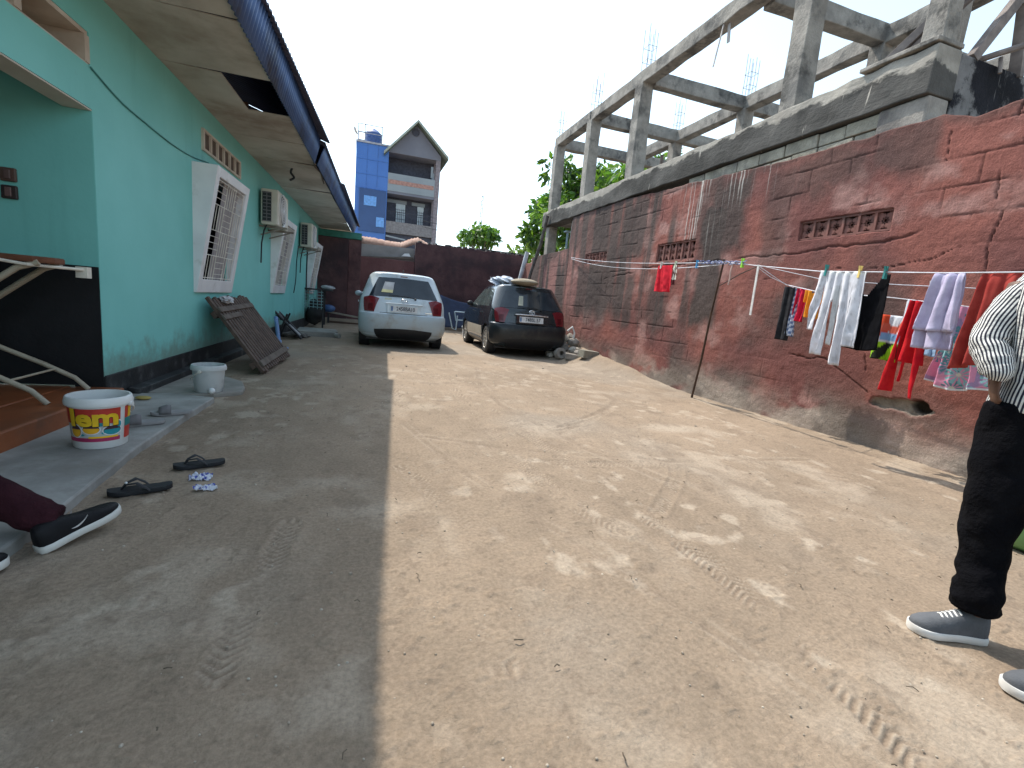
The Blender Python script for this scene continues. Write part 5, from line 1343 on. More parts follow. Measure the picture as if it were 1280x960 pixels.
def head(m, c, f, s=1.0):
    f = Vector(f).normalized(); u = Vector((0, 0, 1)); l = u.cross(f); c = Vector(c); rings = []
    prof = [(-.115, .030, .030, .045), (-.10, .052, .050, .035), (-.075, .064, .068, .022), (-.045, .070, .080, .010), (-.01, .074, .088, .0), (.03, .077, .094, -.004), (.065, .073, .090, -.008), (.09, .058, .074, -.010), (.108, .034, .044, -.012), (.115, .01, .012, -.012)]
    for z, hw, hd, fo in prof: rings.append([c + u * z * s + l * (hw * s * math.cos(a)) + f * (fo * s + hd * s * math.sin(a)) for a in [2 * math.pi * k / 20 for k in range(20)]])
    m.loft(rings)
    m.tube([c + f * .088 * s + u * .02 * s, c + f * .104 * s - u * .012 * s, c + f * .112 * s - u * .03 * s, c + f * .09 * s - u * .04 * s], [.008 * s, .011 * s, .015 * s, .009 * s], 8)
    m.tube([c + f * .082 * s - u * .062 * s + l * .024 * s, c + f * .094 * s - u * .060 * s, c + f * .082 * s - u * .062 * s - l * .024 * s], [.006 * s, .010 * s, .006 * s], 8)
    for sg in (-1, 1):
        m.tube([c + l * sg * .074 * s + u * .025 * s - f * .008 * s, c + l * sg * .085 * s + u * .005 * s - f * .012 * s, c + l * sg * .075 * s - u * .03 * s], [.010 * s, .013 * s, .009 * s], 7)
        m.tube([c + f * .082 * s + u * .033 * s + l * sg * .015 * s, c + f * .084 * s + u * .038 * s + l * sg * .03 * s, c + f * .072 * s + u * .032 * s + l * sg * .048 * s], .006 * s, 6)
def eyes(parent, c, f, s=1.0):
    f = Vector(f).normalized(); u = Vector((0, 0, 1)); l = u.cross(f); c = Vector(c)
    for sg in (-1, 1):
        m = MB(); p = c + f * .079 * s + u * .016 * s + l * sg * .031 * s; m.sphere(p - f * .0045 * s, .0105 * s, 12, 8); e = m.build('eye', mat('eye_white%d' % len(bpy.data.materials), (.6, .57, .53), .3, bump=0), parent, smooth=60)
        m = MB(); m.sphere(p + f * .0030 * s, .0058 * s, 10, 6); m.build('iris', mat('iris%d' % len(bpy.data.materials), (.02, .012, .01), .2, bump=0), e, smooth=60)
def fuse(m, name, mt, vox=.010, smooth_it=6):
    o = m.build(name, mt)
    r_ = o.modifiers.new('rm', 'REMESH'); r_.mode = 'VOXEL'; r_.voxel_size = vox; r_.use_smooth_shade = True
    s_ = o.modifiers.new('sm', 'SMOOTH'); s_.factor = .5; s_.iterations = smooth_it
    bpy.context.view_layer.update(); bake_mods(o)
    o.data.polygons.foreach_set('use_smooth', np.ones(len(o.data.polygons), dtype=bool)); return o
def shoe(parent, heel, toe, upper, sole, up=(0, 0, 1), wmul=1.0, mark=None, laces=True, hm=1.0):
    heel = Vector(heel); toe = Vector(toe); L = (toe - heel).length; d = (toe - heel).normalized(); u = Vector(up); u = (u - d * u.dot(d)).normalized(); w = u.cross(d)
    Q = lambda s, a, z: heel + d * (s * L) + w * a + u * z
    out = [(0, .018), (.03, .028), (.12, .034), (.3, .033), (.45, .034), (.6, .041), (.72, .045), (.84, .043), (.93, .033), (.98, .018), (1.0, .004)]
    rings = []
    m = MB()
    for z, g, in ((0, .0), (.004, .004), (.024, .005), (.029, .002)):
        rings.append([Q(s, (a + g) * wmul, z + .012 * max(0, (s - .8)) * 1.5) for s, a in out] + [Q(s, -(a + g) * wmul, z + .012 * max(0, (s - .8)) * 1.5) for s, a in reversed(out)])
    m.loft(rings); so_ = m.build('sole', sole, None, smooth=50)
    m = MB(); rings = []
    for s, a, h in ((.005, .016, .07), (.03, .027, .095), (.10, .034, .098), (.22, .034, .092), (.34, .034, .088), (.45, .036, .074), (.58, .041, .060), (.70, .044, .050), (.82, .042, .042), (.92, .032, .034), (.975, .018, .026), (.995, .005, .018)):
        r_ = []
        for k in range(15):
            t = math.pi * k / 14; cx = math.cos(t); sz = math.sin(t)
            r_.append(Q(s, a * wmul * math.copysign(abs(cx) ** .75, cx), .022 + (h * hm) * sz ** .8))
        rings.append(r_)
    m.loft(rings); sh = m.build('shoe', upper, parent, smooth=60); so_.parent = sh
    if laces:
        m = MB()
        for k in range(5):
            s = .40 + .055 * k; h = np.interp(s, [.34, .45, .58, .70], [.110, .096, .082, .072]) + .003
            m.tube([Q(s, -.018, h - .010), Q(s + .01, 0, h + .001), Q(s, .018, h - .010)], .0035, 6)
        m.build('laces', sole if laces == 1 else upper, sh, smooth=60)
    if mark: mark(Q, sh)
    return sh
# ---- woman in the striped blouse
def uv_loft(name, lofts, mt, parent):
    V = []; F = []; UV = []
    for rings in lofts:
        n = len(rings[0]); b = len(V); V += [tuple(p) for r_ in rings for p in r_]
        per = sum((Vector(rings[len(rings) // 2][k]) - Vector(rings[len(rings) // 2][(k + 1) % n])).length for k in range(n)); lv = [0]
        for a_, b_ in zip(rings[:-1], rings[1:]): lv.append(lv[-1] + (Vector(a_[0]) - Vector(b_[0])).length)
        for i in range(len(rings) - 1):
            for k in range(n):
                k2 = (k + 1) % n; F.append((b + i * n + k, b + i * n + k2, b + (i + 1) * n + k2, b + (i + 1) * n + k))
                UV += [(per * k / n, lv[i]), (per * (k + 1) / n, lv[i]), (per * (k + 1) / n, lv[i + 1]), (per * k / n, lv[i + 1])]
    o = mesh_obj(name, V, F, mt, parent, smooth=80)
    ul = o.data.uv_layers.new(name='UVMap'); ul.data.foreach_set('uv', np.array(UV, np.float32).ravel()); return o
def stripe_mat():
    m, t, p = nodes('striped_cotton')
    co = _co(t, 'UV'); s = t.nodes.new('ShaderNodeSeparateXYZ')
    ns = t.nodes.new('ShaderNodeTexNoise'); ns.inputs['Scale'].default_value = 9; t.links.new(co, ns.inputs['Vector'])
    t.links.new(co, s.inputs[0])
    a = t.nodes.new('ShaderNodeMath'); a.operation = 'MULTIPLY_ADD'; a.inputs[1].default_value = .006; t.links.new(ns.outputs['Fac'], a.inputs[0]); t.links.new(s.outputs[0], a.inputs[2])
    b = t.nodes.new('ShaderNodeMath'); b.operation = 'MULTIPLY'; b.inputs[1].default_value = 2 * math.pi / .0112; t.links.new(a.outputs[0], b.inputs[0])
    c = t.nodes.new('ShaderNodeMath'); c.operation = 'SINE'; t.links.new(b.outputs[0], c.inputs[0])
    out = _mix(t, _ramp(t, c.outputs[0], -.12, .12), (.014, .016, .032), (.66, .65, .62)); t.links.new(out, p.inputs['Base Color']); p.inputs['Roughness'].default_value = .9
    _bump(t, p, _noise(t, _co(t, 'Object', (1, 1, 1.6)), 26, 4), .7, .012); return m
def ering(c, ax, ay, ra, rb, n=40, fold=0.0, ph=0.0, k=7):
    c = Vector(c); ax = Vector(ax); ay = Vector(ay)
    return [c + ax * (ra * (1 + fold * math.sin(k * t + ph)) * math.cos(t)) + ay * (rb * (1 + fold * math.sin(k * t + ph)) * math.sin(t)) for t in [2 * math.pi * i / n for i in range(n)]]
def limb(pts, n=28, fold=.04, k=5, seed=0, wr=0.0):
    # pts: (pos, ra, rb); resampled, with cloth wrinkles
    r2 = np.random.RandomState(seed); pos = [Vector(p[0]) for p in pts]; out = []; M_ = 10
    tot = (len(pts) - 1) * M_
    prev = None
    for i in range(tot + 1):
        s = i / M_; j = min(int(s), len(pts) - 2); t = s - j
        p0 = pos[max(j - 1, 0)]; p1 = pos[j]; p2 = pos[j + 1]; p3 = pos[min(j + 2, len(pts) - 1)]
        c = 0.5 * ((2 * p1) + (p2 - p0) * t + (2 * p0 - 5 * p1 + 4 * p2 - p3) * t * t + (3 * p1 - p0 - 3 * p2 + p3) * t ** 3)
        d = 0.5 * ((p2 - p0) + 2 * (2 * p0 - 5 * p1 + 4 * p2 - p3) * t + 3 * (3 * p1 - p0 - 3 * p2 + p3) * t * t); d.normalize()
        u = prev if prev is not None else (Vector((0, 1, 0)) if abs(d.y) < .8 else Vector((1, 0, 0)))
        a = d.cross(u).normalized(); b = a.cross(d).normalized(); prev = b
        ra = pts[j][1] + (pts[j + 1][1] - pts[j][1]) * t; rb = pts[j][2] + (pts[j + 1][2] - pts[j][2]) * t
        ring = []
        for q in range(n):
            th = 2 * math.pi * q / n
            w = 1 + fold * (2 * float(fbm(np.array([math.cos(th) * 1.4 + s * 2.1 + seed]), np.array([math.sin(th) * 1.4 + s * 1.2]), 3, seed)[0]) - 1) * 2 + wr * math.sin(s * 9 + 2.0 * math.sin(th + seed))
            ring.append(c + a * (ra * w * math.cos(th)) + b * (rb * w * math.sin(th)))
        out.append(ring)
    return out
def woman():
    f = Vector((-.86, -.5, 0)).normalized(); r = Vector((-.5, .86, 0)).normalized(); C = Vector((2.33, 1.0, 0)); u = Vector((0, 0, 1))
    t = thing('person', 'woman in a black and white striped blouse, black trousers and grey trainers, hand on hip', 'person', (2.25, .95, 0))
    O = Matrix.Translation((-2.25, -.95, 0))
    def par(o): o.data.transform(O); o.parent = t; return o
    sR = Vector((2.29, 1.125, 1.285)); eR = Vector((2.205, 1.145, 1.085)); wR = Vector((2.165, 1.085, .985))
    sL = C - r * .145 + u * 1.265; eL = sL + Vector((.08, -.06, -.27)); wL = eL + Vector((-.05, -.02, -.23))
    m = MB()
    m.loft([ering(C + u * z + f * o_, r, f, a, b, 24) for z, a, b, o_ in ((.80, .14, .11, 0), (.90, .15, .11, 0), (1.02, .125, .095, 0), (1.15, .135, .10, .01), (1.27, .145, .09, 0), (1.33, .10, .07, -.01), (1.38, .05, .05, 0))])
    m.tube([C + u * 1.34, C + u * 1.40 + f * .01, C + u * 1.47 + f * .02], [.052, .048, .05], 14)
    hc = C + u * 1.505 + f * .03; head(m, hc, f, 1.0)
    for s_, e_, w_ in ((sR, eR, wR), (sL, eL, wL)): m.tube([s_, (s_ + e_) / 2, e_, (e_ + w_) / 2, w_], [.052, .046, .038, .034, .024], 14)
    hand(m, wR, (.04, -.02, -1), (-.6, .5, 0), 1, .35, .82); hand(m, wL, (0, 0, -1), r, -1, .4, .88)
    aR, aL = Vector((2.165, .985, .07)), Vector((2.15, .70, .07))
    kR, kL = Vector((2.215, 1.025, .46)), Vector((2.29, .82, .46)); hR, hL = Vector((2.265, 1.055, .84)), Vector((2.385, .91, .84))
    for h_, k_, a_ in ((hR, kR, aR), (hL, kL, aL)): m.tube([h_, (h_ + k_) / 2, k_, (k_ * .6 + a_ * .4), a_], [.085, .075, .055, .052, .036], 14)
    par(fuse(m, 'body', SKIN, .009, 3))
    eyes(t, hc - Vector((2.25, .95, 0)), f)
    m = MB(); rings = []
    for z, a, b, o_ in ((.0, .083, .10, -.014), (.04, .085, .104, -.016), (.08, .078, .096, -.018), (.108, .055, .07, -.018), (.128, .02, .024, -.018)): rings.append(ering(hc + u * z + f * (o_ - .012 * (1 - z / .13)), r, f, a, b * .92, 24))
    m.loft(rings); m.sphere(hc - f * .10 + u * .03, .06, 14, 10)
    h_ = m.build('hair', HAIR, None, smooth=60); par(h_)
    # trousers: one garment
    m = MB()
    for h_, k_, a_, sd in ((hR, kR, aR, 3), (hL, kL, aL, 6)):
        hem = a_ + u * .045
        m.loft(limb([(h_ + u * .02, .098, .098), ((h_ * .5 + k_ * .5), .092, .092), (k_, .080, .080), (k_ * .55 + a_ * .45, .068, .070), (a_ + u * .13, .066, .070), (hem + u * .015, .070, .072), (hem, .056, .058)], 32, .085, 5, sd, .035))
    m.loft([ering((hR + hL) / 2 + u * (z - .84), r, f, a, b, 28) for z, a, b in ((.72, .10, .09), (.78, .165, .125), (.84, .175, .13), (.88, .165, .12), (.90, .158, .115))])
    o = fuse(m, 'trousers', mat('black_jersey', (.004, .004, .0055), .95, (.0065, .0065, .008), 9, .8, 22, spec=.05, bd=.02), .009, 3); par(o)
    # blouse
    SM = stripe_mat()
    torso = []
    for i in range(28):
        s = i / 27; z = .825 + .55 * s
        a = np.interp(z, [.825, .84, .88, .98, 1.08, 1.2, 1.28, 1.32, 1.345, 1.375], [.150, .166, .162, .142, .150, .162, .158, .125, .085, .06]); b = np.interp(z, [.825, .84, .88, .98, 1.08, 1.2, 1.28, 1.32, 1.345, 1.375], [.122, .142, .144, .125, .13, .128, .10, .085, .072, .06])
        torso.append(ering(C * .75 + ((hR + hL) / 2).xy.to_3d() * .25 + u * z if z < .95 else C + u * z, r, f, a, b, 72, .018 if z < 1.2 else .006, s * 5, 9))
    slR = limb([(sR + Vector((.03, -.03, .01)), .066, .064), (sR * .6 + eR * .4, .060, .058), (eR + Vector((-.004, .004, .0)), .055, .055), (eR * .5 + wR * .5 + Vector((-.006, .0, -.01)), .054, .054), (wR + Vector((-.002, 0, -.01)), .046, .046), (wR + Vector((0, 0, -.03)), .030, .030)], 40, .05, 5, 4, .028)
    slL = limb([(sL + r * .03, .07, .07), (sL * .5 + eL * .5, .066, .066), (eL, .06, .06), (wL + u * .03, .045, .045)], 30, .05, 5, 5, .02)
    o = uv_loft('blouse', [torso, slR, slL], SM, None); par(o)
    GR = mat('grey_canvas', (.075, .08, .09), .85, (.105, .11, .122), 14, .4, 140); WS = mat('white_sole', (.62, .61, .59), .6, (.68, .67, .65), 8, .1, 40)
    for hl, te in (((2.205, .955, .002), (1.985, 1.065, .002)), ((2.175, .675, .002), (1.965, .775, .002))):
        s = shoe(None, hl, te, GR, WS, wmul=1.05, laces=1)
        for q in [s] + list(s.children): q.data.transform(O)
        s.parent = t
woman()
def sitter():
    t = thing('person', 'person sitting on the porch step with maroon trousers and black white-soled trainers stretched out', 'person', (-1.95, 1.9, .16))
    O = Matrix.Translation((1.95, -1.9, -.16)); u = Vector((0, 0, 1)); f = Vector((.95, .3, 0)).normalized(); l = u.cross(f)
    def par(o): o.data.transform(O); o.parent = t; return o
    C = Vector((-2.02, 1.84, 0))
    hA, kA, aA = Vector((-1.97, 1.98, .27)), Vector((-1.56, 2.17, .37)), Vector((-1.09, 2.135, .105))
    hB, kB, aB = Vector((-1.97, 1.74, .27)), Vector((-1.68, 1.80, .42)), Vector((-1.335, 1.835, .09))
    m = MB()
    m.loft([ering(C + u * z + f * o_, l, f, a, b, 24) for z, a, b, o_ in ((.17, .15, .12, 0), (.28, .16, .13, 0), (.42, .15, .11, .01), (.56, .165, .11, .03), (.68, .18, .10, .05), (.74, .12, .08, .05), (.79, .055, .055, .06))])
    m.tube([C + u * .76 + f * .05, C + u * .88 + f * .08], [.055, .055], 14)
    hc = C + u * .95 + f * .11; head(m, hc, f, 1.03)
    for sg in (1, -1):
        s_ = C + l * sg * .19 + u * .69 + f * .05; e_ = C + l * sg * .24 + u * .43 + f * .12; w_ = C + l * sg * .12 + u * .40 + f * .33
        m.tube([s_, (s_ + e_) / 2, e_, (e_ + w_) / 2, w_], [.058, .05, .042, .038, .028], 14); hand(m, w_, f * .9 - l * sg * .3 - u * .2, u, sg, .5, .95)
    for h_, k_, a_ in ((hA, kA, aA), (hB, kB, aB)): m.tube([h_, (h_ + k_) / 2, k_, k_ * .6 + a_ * .4, a_], [.085, .078, .058, .052, .038], 14)
    par(fuse(m, 'body', SKIN, .011, 3)); eyes(t, hc - Vector((-1.95, 1.9, .16)), f, 1.03)
    m = MB(); m.loft([ering(hc + u * z + f * o_, l, f, a, b, 24) for z, a, b, o_ in ((.0, .085, .095, -.022), (.05, .085, .097, -.02), (.09, .07, .08, -.018), (.115, .03, .035, -.018))]); par(m.build('hair', HAIR, None, smooth=60))
    MR = mat('maroon_cloth', (.026, .008, .012), .9, (.040, .012, .017), 7, .8, 22, spec=.1, bd=.02)
    m = MB()
    for h_, k_, a_, sd in ((hA, kA, aA, 3), (hB, kB, aB, 5)):
        d = (k_ - a_).normalized()
        m.loft(limb([(h_, .105, .105), ((h_ + k_) / 2, .10, .10), (k_, .088, .088), (k_ * .5 + a_ * .5, .078, .076), (a_ + d * .08, .066, .064), (a_ - d * .02, .062, .060), (a_ - d * .03, .05, .048)], 32, .09, 5, sd, .045))
    m.loft([ering(C + u * z, l, f, a, b, 24) for z, a, b in ((.165, .15, .12), (.22, .175, .145), (.34, .168, .135), (.38, .16, .12))])
    par(fuse(m, 'trousers', MR, .010, 2))
    m = MB(); m.loft([ering(C + u * z + f * o_, l, f, a, b, 24, .015, z * 9) for z, a, b, o_ in ((.30, .17, .14, 0), (.42, .165, .125, .01), (.56, .18, .122, .03), (.66, .19, .112, .05), (.72, .15, .09, .05), (.755, .075, .065, .055))])
    for sg in (1, -1):
        s_ = C + l * sg * .16 + u * .69 + f * .05; e_ = C + l * sg * .245 + u * .50 + f * .10; m.loft(limb([(s_, .075, .07), ((s_ + e_) / 2, .072, .068), (e_, .066, .062)], 20, .04, 5, 2))
    par(fuse(m, 'shirt', mat('dark_shirt', (.02, .022, .03), .9, (.03, .032, .04), 8, .3, 60), .011, 2))
    UP = mat('black_knit', (.005, .005, .0065), .6, (.009, .009, .011), 20, .3, 120, spec=.2); WS = mat('pale_sole', (.55, .54, .51), .6, (.62, .61, .58), 8, .1, 40); MK = mat('mark_silver', (.50, .47, .46), .4, bump=0)
    def mark(Q, sh):
        m = MB()
        for sg in (-1, 1):
            top = []; bot = []
            for k in range(12):
                q = k / 11; s = .34 + .20 * q; z = .047 + .020 * (q - .2) ** 2 * 2 ; th = .0045 * math.sin(math.pi * min(1, q * 1.15) * .9 + .05)
                a = np.interp(s, [.22, .34, .45, .58, .7], [.0355, .036, .0385, .0435, .046]) * 1.08
                top.append(Q(s, sg * a, z + th * .5)); bot.append(Q(s, sg * a, z - th * .5))
            n = len(top); m.add(top + bot, [(i, i + 1, n + i + 1, n + i) for i in range(n - 1)])
        mk = m.build('side_mark', MK, sh); solidify(mk, .004)
    for hl, te, up in (((-1.075, 2.055, .004), (-.915, 2.285, .062), (-.12, -.10, 1)), ((-1.36, 1.80, .004), (-1.115, 1.975, .012), (0, 0, 1))):
        s = shoe(None, hl, te, UP, WS, up, 1.02, mark, 0, .84)
        def allc(o): return [o] + [q for c in o.children for q in allc(c)]
        for q in allc(s): q.data.transform(O)
        s.parent = t
sitter()
# ------------------------------------------------------------------ small things
def bucket(name, label, loc, r0, r1, h, body, handle_mat, rz=0, cat='bucket', group=None, lip=.012, handle=True, inner=None):
    t = thing(name, label, cat, loc, rz, group)
    m = MB(); m.lathe([(0, .004), (r0 * .96, .0), (r0, .006), (r1, h - .02), (r1 - .004, h - .02), (r0 - .004, .010), (0, .010)], 48); m.build('tub', body, t, smooth=35)
    m = MB(); m.lathe([(r1 - .005, h - .045), (r1 + lip, h - .045), (r1 + lip + .002, h - .03), (r1 + lip * .6, h - .004), (r1 + lip * .3, h), (r1 - .006, h), (r1 - .006, h - .045)], 48); m.build('rim', body, t, smooth=35)
    if handle:
        m = MB(); m.tube([((r1 + .014) * math.cos(a), -.0 + (r1 + .010) * math.sin(a) * .98, h - .05 - .16 * r1 / .14 * math.sin(a) * .62) for a in np.linspace(0, math.pi, 24)], .0045, 6)
        for s in (-1, 1): m.tube([(s * (r1 + .0), 0, h - .05), (s * (r1 + .02), 0, h - .05)], .014, 10)
        m.build('handle', handle_mat, t, smooth=60)
    return t
def paint_bucket():
    r0, r1, h = .122, .142, .292
    t = bucket('paint_bucket', 'white paint pail with a colourful lem label standing on the cement apron', (-1.385, 3.27, .051), r0, r1, h, PLASTICW, PLASTICW, 0, 'bucket')
    rad = lambda z: r0 + (r1 - r0) * (z - .006) / (h - .026)
    A0 = math.atan2(-3.27, 1.385)   # angle on the pail that faces the camera
    def P(s, z, off): # s arc position in metres, right positive as seen
        a = A0 + s / .14; r = rad(z) + off + .0; return Vector((r * math.cos(a), r * math.sin(a), z))
    def area(name, mt, s0, s1, z0, z1, off, parent):
        m = MB(); n = max(3, int((s1 - s0) / .008)); rings = [[P(s0 + (s1 - s0) * i / n, z, off) for z in np.linspace(z0, z1, 4)] for i in range(n + 1)]; m.loft(rings, caps=False, closed=False); return m.build(name, mt, parent, smooth=60)
    flat = lambda n, c: mat('label_' + n, c, .45, bump=0)
    RED = flat('red', (.50, .045, .03)); YEL = flat('yellow', (.80, .50, .02)); GRY = flat('grey', (.42, .45, .44)); TE = flat('teal', (.02, .26, .31)); PUR = flat('magenta', (.36, .03, .10)); ORG = flat('orange', (.75, .38, .02)); DK = flat('dark', (.06, .03, .04)); WH = flat('white', (.7, .7, .7)); GRN = flat('green', (.02, .20, .20))
    lab = area('label', GRY, -.215, .098, .045, .235, .0012, t)
    area('red_band', RED, -.215, .098, .148, .235, .0020, lab); area('magenta_strip', PUR, -.215, .098, .045, .068, .0020, lab)
    area('yellow_strip', YEL, -.06, .085, .066, .076, .0026, lab)
    lab2 = area('label', RED, .128, .25, .045, .235, .0012, t)
    area('green_patch', GRN, .128, .25, .115, .165, .0020, lab2); area('yellow_patch', YEL, .155, .20, .165, .232, .0022, lab2)
    def oval(name, cx, cz, a, b, mt, off, half=None):
        m = MB(); N = 30; c = [P(cx, cz, off)]; ring = []
        for k in range(N):
            q = 2 * math.pi * k / N; zz = b * math.sin(q)
            if half is not None: zz = min(zz, half)
            ring.append(P(cx + a * math.cos(q), cz + zz, off))
        ring1 = [P(cx + a * .5 * math.cos(2 * math.pi * k / N), cz + min(b * .5 * math.sin(2 * math.pi * k / N), half if half is not None else 9), off) for k in range(N)]
        m.add(c + ring1 + ring, [(0, 1 + k, 1 + (k + 1) % N) for k in range(N)] + [(1 + k, 1 + N + k, 1 + N + (k + 1) % N, 1 + (k + 1) % N) for k in range(N)]); return m.build(name, mt, lab)
    for cx, cz, a, b, c_, c2 in ((-.045, .118, .040, .026, DK, ORG), (.056, .108, .044, .026, DK, TE), (-.125, .108, .030, .036, DK, ORG), (.09, .140, .012, .018, TE, TE)):
        oval('ring', cx, cz, a + .006, b + .005, WH, .0026); oval('paint_spot', cx, cz, a, b, c_, .0032); oval('paint_fill', cx, cz - .003, a * .96, b * .88, c2, .0038, b * .35)
    for cx, cz, a, b in ((.0, .140, .010, .006), (-.09, .085, .012, .006), (.01, .095, .008, .008), (-.005, .150, .02, .005)): oval('dot', cx, cz, a, b, TE, .0024)
    bend = lambda x, y, z: P(x * 1.22 - .032, y + .180, z + .0062)
    text_mesh('lem', .132, flat('shade', (.02, .02, .015)), 'lettering_shadow', lab, .006, .001, None, lambda x, y, z: P(x * 1.22 - .030, y + .177, z + .0048))
    text_mesh('lem', .132, YEL, 'lettering', lab, .005, .0012, None, bend)
paint_bucket()
b2 = bucket('bucket', 'plain white plastic bucket with grey cement stains on the broken slab', (-1.265, 4.95, .036), .112, .130, .245, mat('cement_stained_plastic', (.50, .52, .52), .5, (.60, .62, .61), 3, .1, 30, dirt=(.25, .27, .30), dsc=4, damt=.45), STEELW, R(75))
m = MB(); m.sphere((-1.205, 4.80, .036 + .03), .028, 10, 8); simple('plastic_knob', m, PLASTICW, 'little white knob lying at the foot of the plain bucket', 'knob', smooth=60)
blob('sponge', (-1.60, 4.46, .065), .05, (1.1, .7, .28), 4, mat('sponge_yellow', (.42, .32, .10), .9, bump=.3), 'flat yellowish sponge on the apron against the black skirting', 'sponge', amp=.2)
# flip-flops and sandals
def slipper(name, heel, toe, mt, strapm, label, group, w=.046, style='thong', z=0.0, pearl=False):
    heel = Vector((*heel, z)); toe = Vector((*toe, z)); L = (toe - heel).length; d = (toe - heel).normalized(); s_ = Vector((0, 0, 1)).cross(d)
    t = thing(name, label, 'slipper', heel, math.atan2(d.y, d.x), group)
    out = [(0, .35), (.03, .6), (.12, .78), (.35, .76), (.5, .82), (.68, 1.0), (.82, .95), (.92, .72), (.98, .4)]
    m = MB(); rings = []
    for zz, g in ((0, .94), (.004, 1), (.016, 1.0), (.021, .96)): 
        h = lambda x: zz + (.010 * max(0, (x - .7) / .3) ** 2 + .008 * max(0, (.2 - x) / .2)) * 1
        rings.append([(x * L, a * w * g, h(x)) for x, a in out] + [(x * L, -a * w * g, h(x)) for x, a in reversed(out)])
    m.loft(rings); m.build('sole', mt, t, smooth=50)
    if style == 'thong':
        for sg in (1, -1):
            m = MB(); m.tube([(L * .78, 0, .022), (L * .70, sg * .012, .048), (L * .55, sg * .034, .058), (L * .42, sg * .041, .034), (L * .36, sg * .040, .016)], [(.005, .004), (.007, .004), (.016, .004), (.017, .004), (.012, .004)], 8); m.build('strap', strapm, t, smooth=60)
        if pearl:
            m = MB(); m.sphere((L * .70, .004, .055), .006, 8, 6); m.build('stud', PLASTICW, t, smooth=60)
    else:
        m = MB(); rings = []
        for x, hh in ((.50, .055), (.60, .058), (.70, .050), (.78, .040)):
            rings.append([(x * L, w * .98 * math.cos(a), .012 + hh * math.sin(a) ** .8) for a in np.linspace(0, math.pi, 13)])
        m.loft(rings, caps=False, closed=False); q = m.build('strap', strapm, t, smooth=60); solidify(q, .006)
FF = mat('slipper_black', (.010, .011, .014), .7, (.018, .019, .023), 9, .3, 80)
slipper('flip_flop', (-.845, 2.665), (-1.085, 2.575), FF, FF, 'black flip-flop with a small white stud, nearer to the sitting person', 'black flip-flops', z=gz(-.9, 2.6) + .006, pearl=True)
slipper('flip_flop', (-.695, 3.015), (-.93, 2.93), FF, FF, 'black flip-flop farther from the sitting person, beside the crumpled paper', 'black flip-flops', z=gz(-.8, 2.9) + .006)
SG = mat('slipper_grey', (.24, .23, .23), .7, (.32, .31, .31), 7, .2, 60)
slipper('sandal', (-1.22, 3.74), (-1.46, 3.64), SG, mat('slipper_strap', (.16, .15, .155), .7), 'dusty grey slide sandal right behind the paint pail, nearer of the pair', 'grey slide sandals', .05, 'slide', .052)
slipper('sandal', (-1.14, 4.02), (-1.38, 3.94), SG, mat('slipper_strap2', (.15, .145, .15), .7), 'dusty grey slide sandal farther from the paint pail, heel near the apron edge', 'grey slide sandals', .05, 'slide', .052)
def paper(c, r, seed, label, sq):
    V = []; N = 22
    for i in range(N):
        for j in range(N):
            u_, v_ = i / (N - 1) - .5, j / (N - 1) - .5; h = fbm(np.array([u_ * 6 + seed]), np.array([v_ * 6]), 3, seed)[0]
            V.append((c[0] + u_ * r * sq[0] * (1 - .3 * abs(v_)), c[1] + v_ * r * sq[1], c[2] + max(0, (h - .3)) * r * sq[2]))
    o = mesh_obj('crumpled_paper', V, grid_faces(N, N).tolist(), VC); 
    C = np.array([[.62, .63, .70] if fbm(np.array([v[0] * 70]), np.array([v[1] * 70]), 2, seed)[0] < .56 else [.10, .12, .38] for v in V]); setcol(o, C); solidify(o, .0015); tag(o, label, 'paper', 'crumpled papers')
paper((-.755, 2.79, .004), .10, 4, 'crumpled white and blue paper beside the farther flip-flop', (1.1, .7, .55))
paper((-.695, 2.635, .004), .10, 9, 'flattened white and blue paper scrap nearer the camera', (1.1, .45, .5))

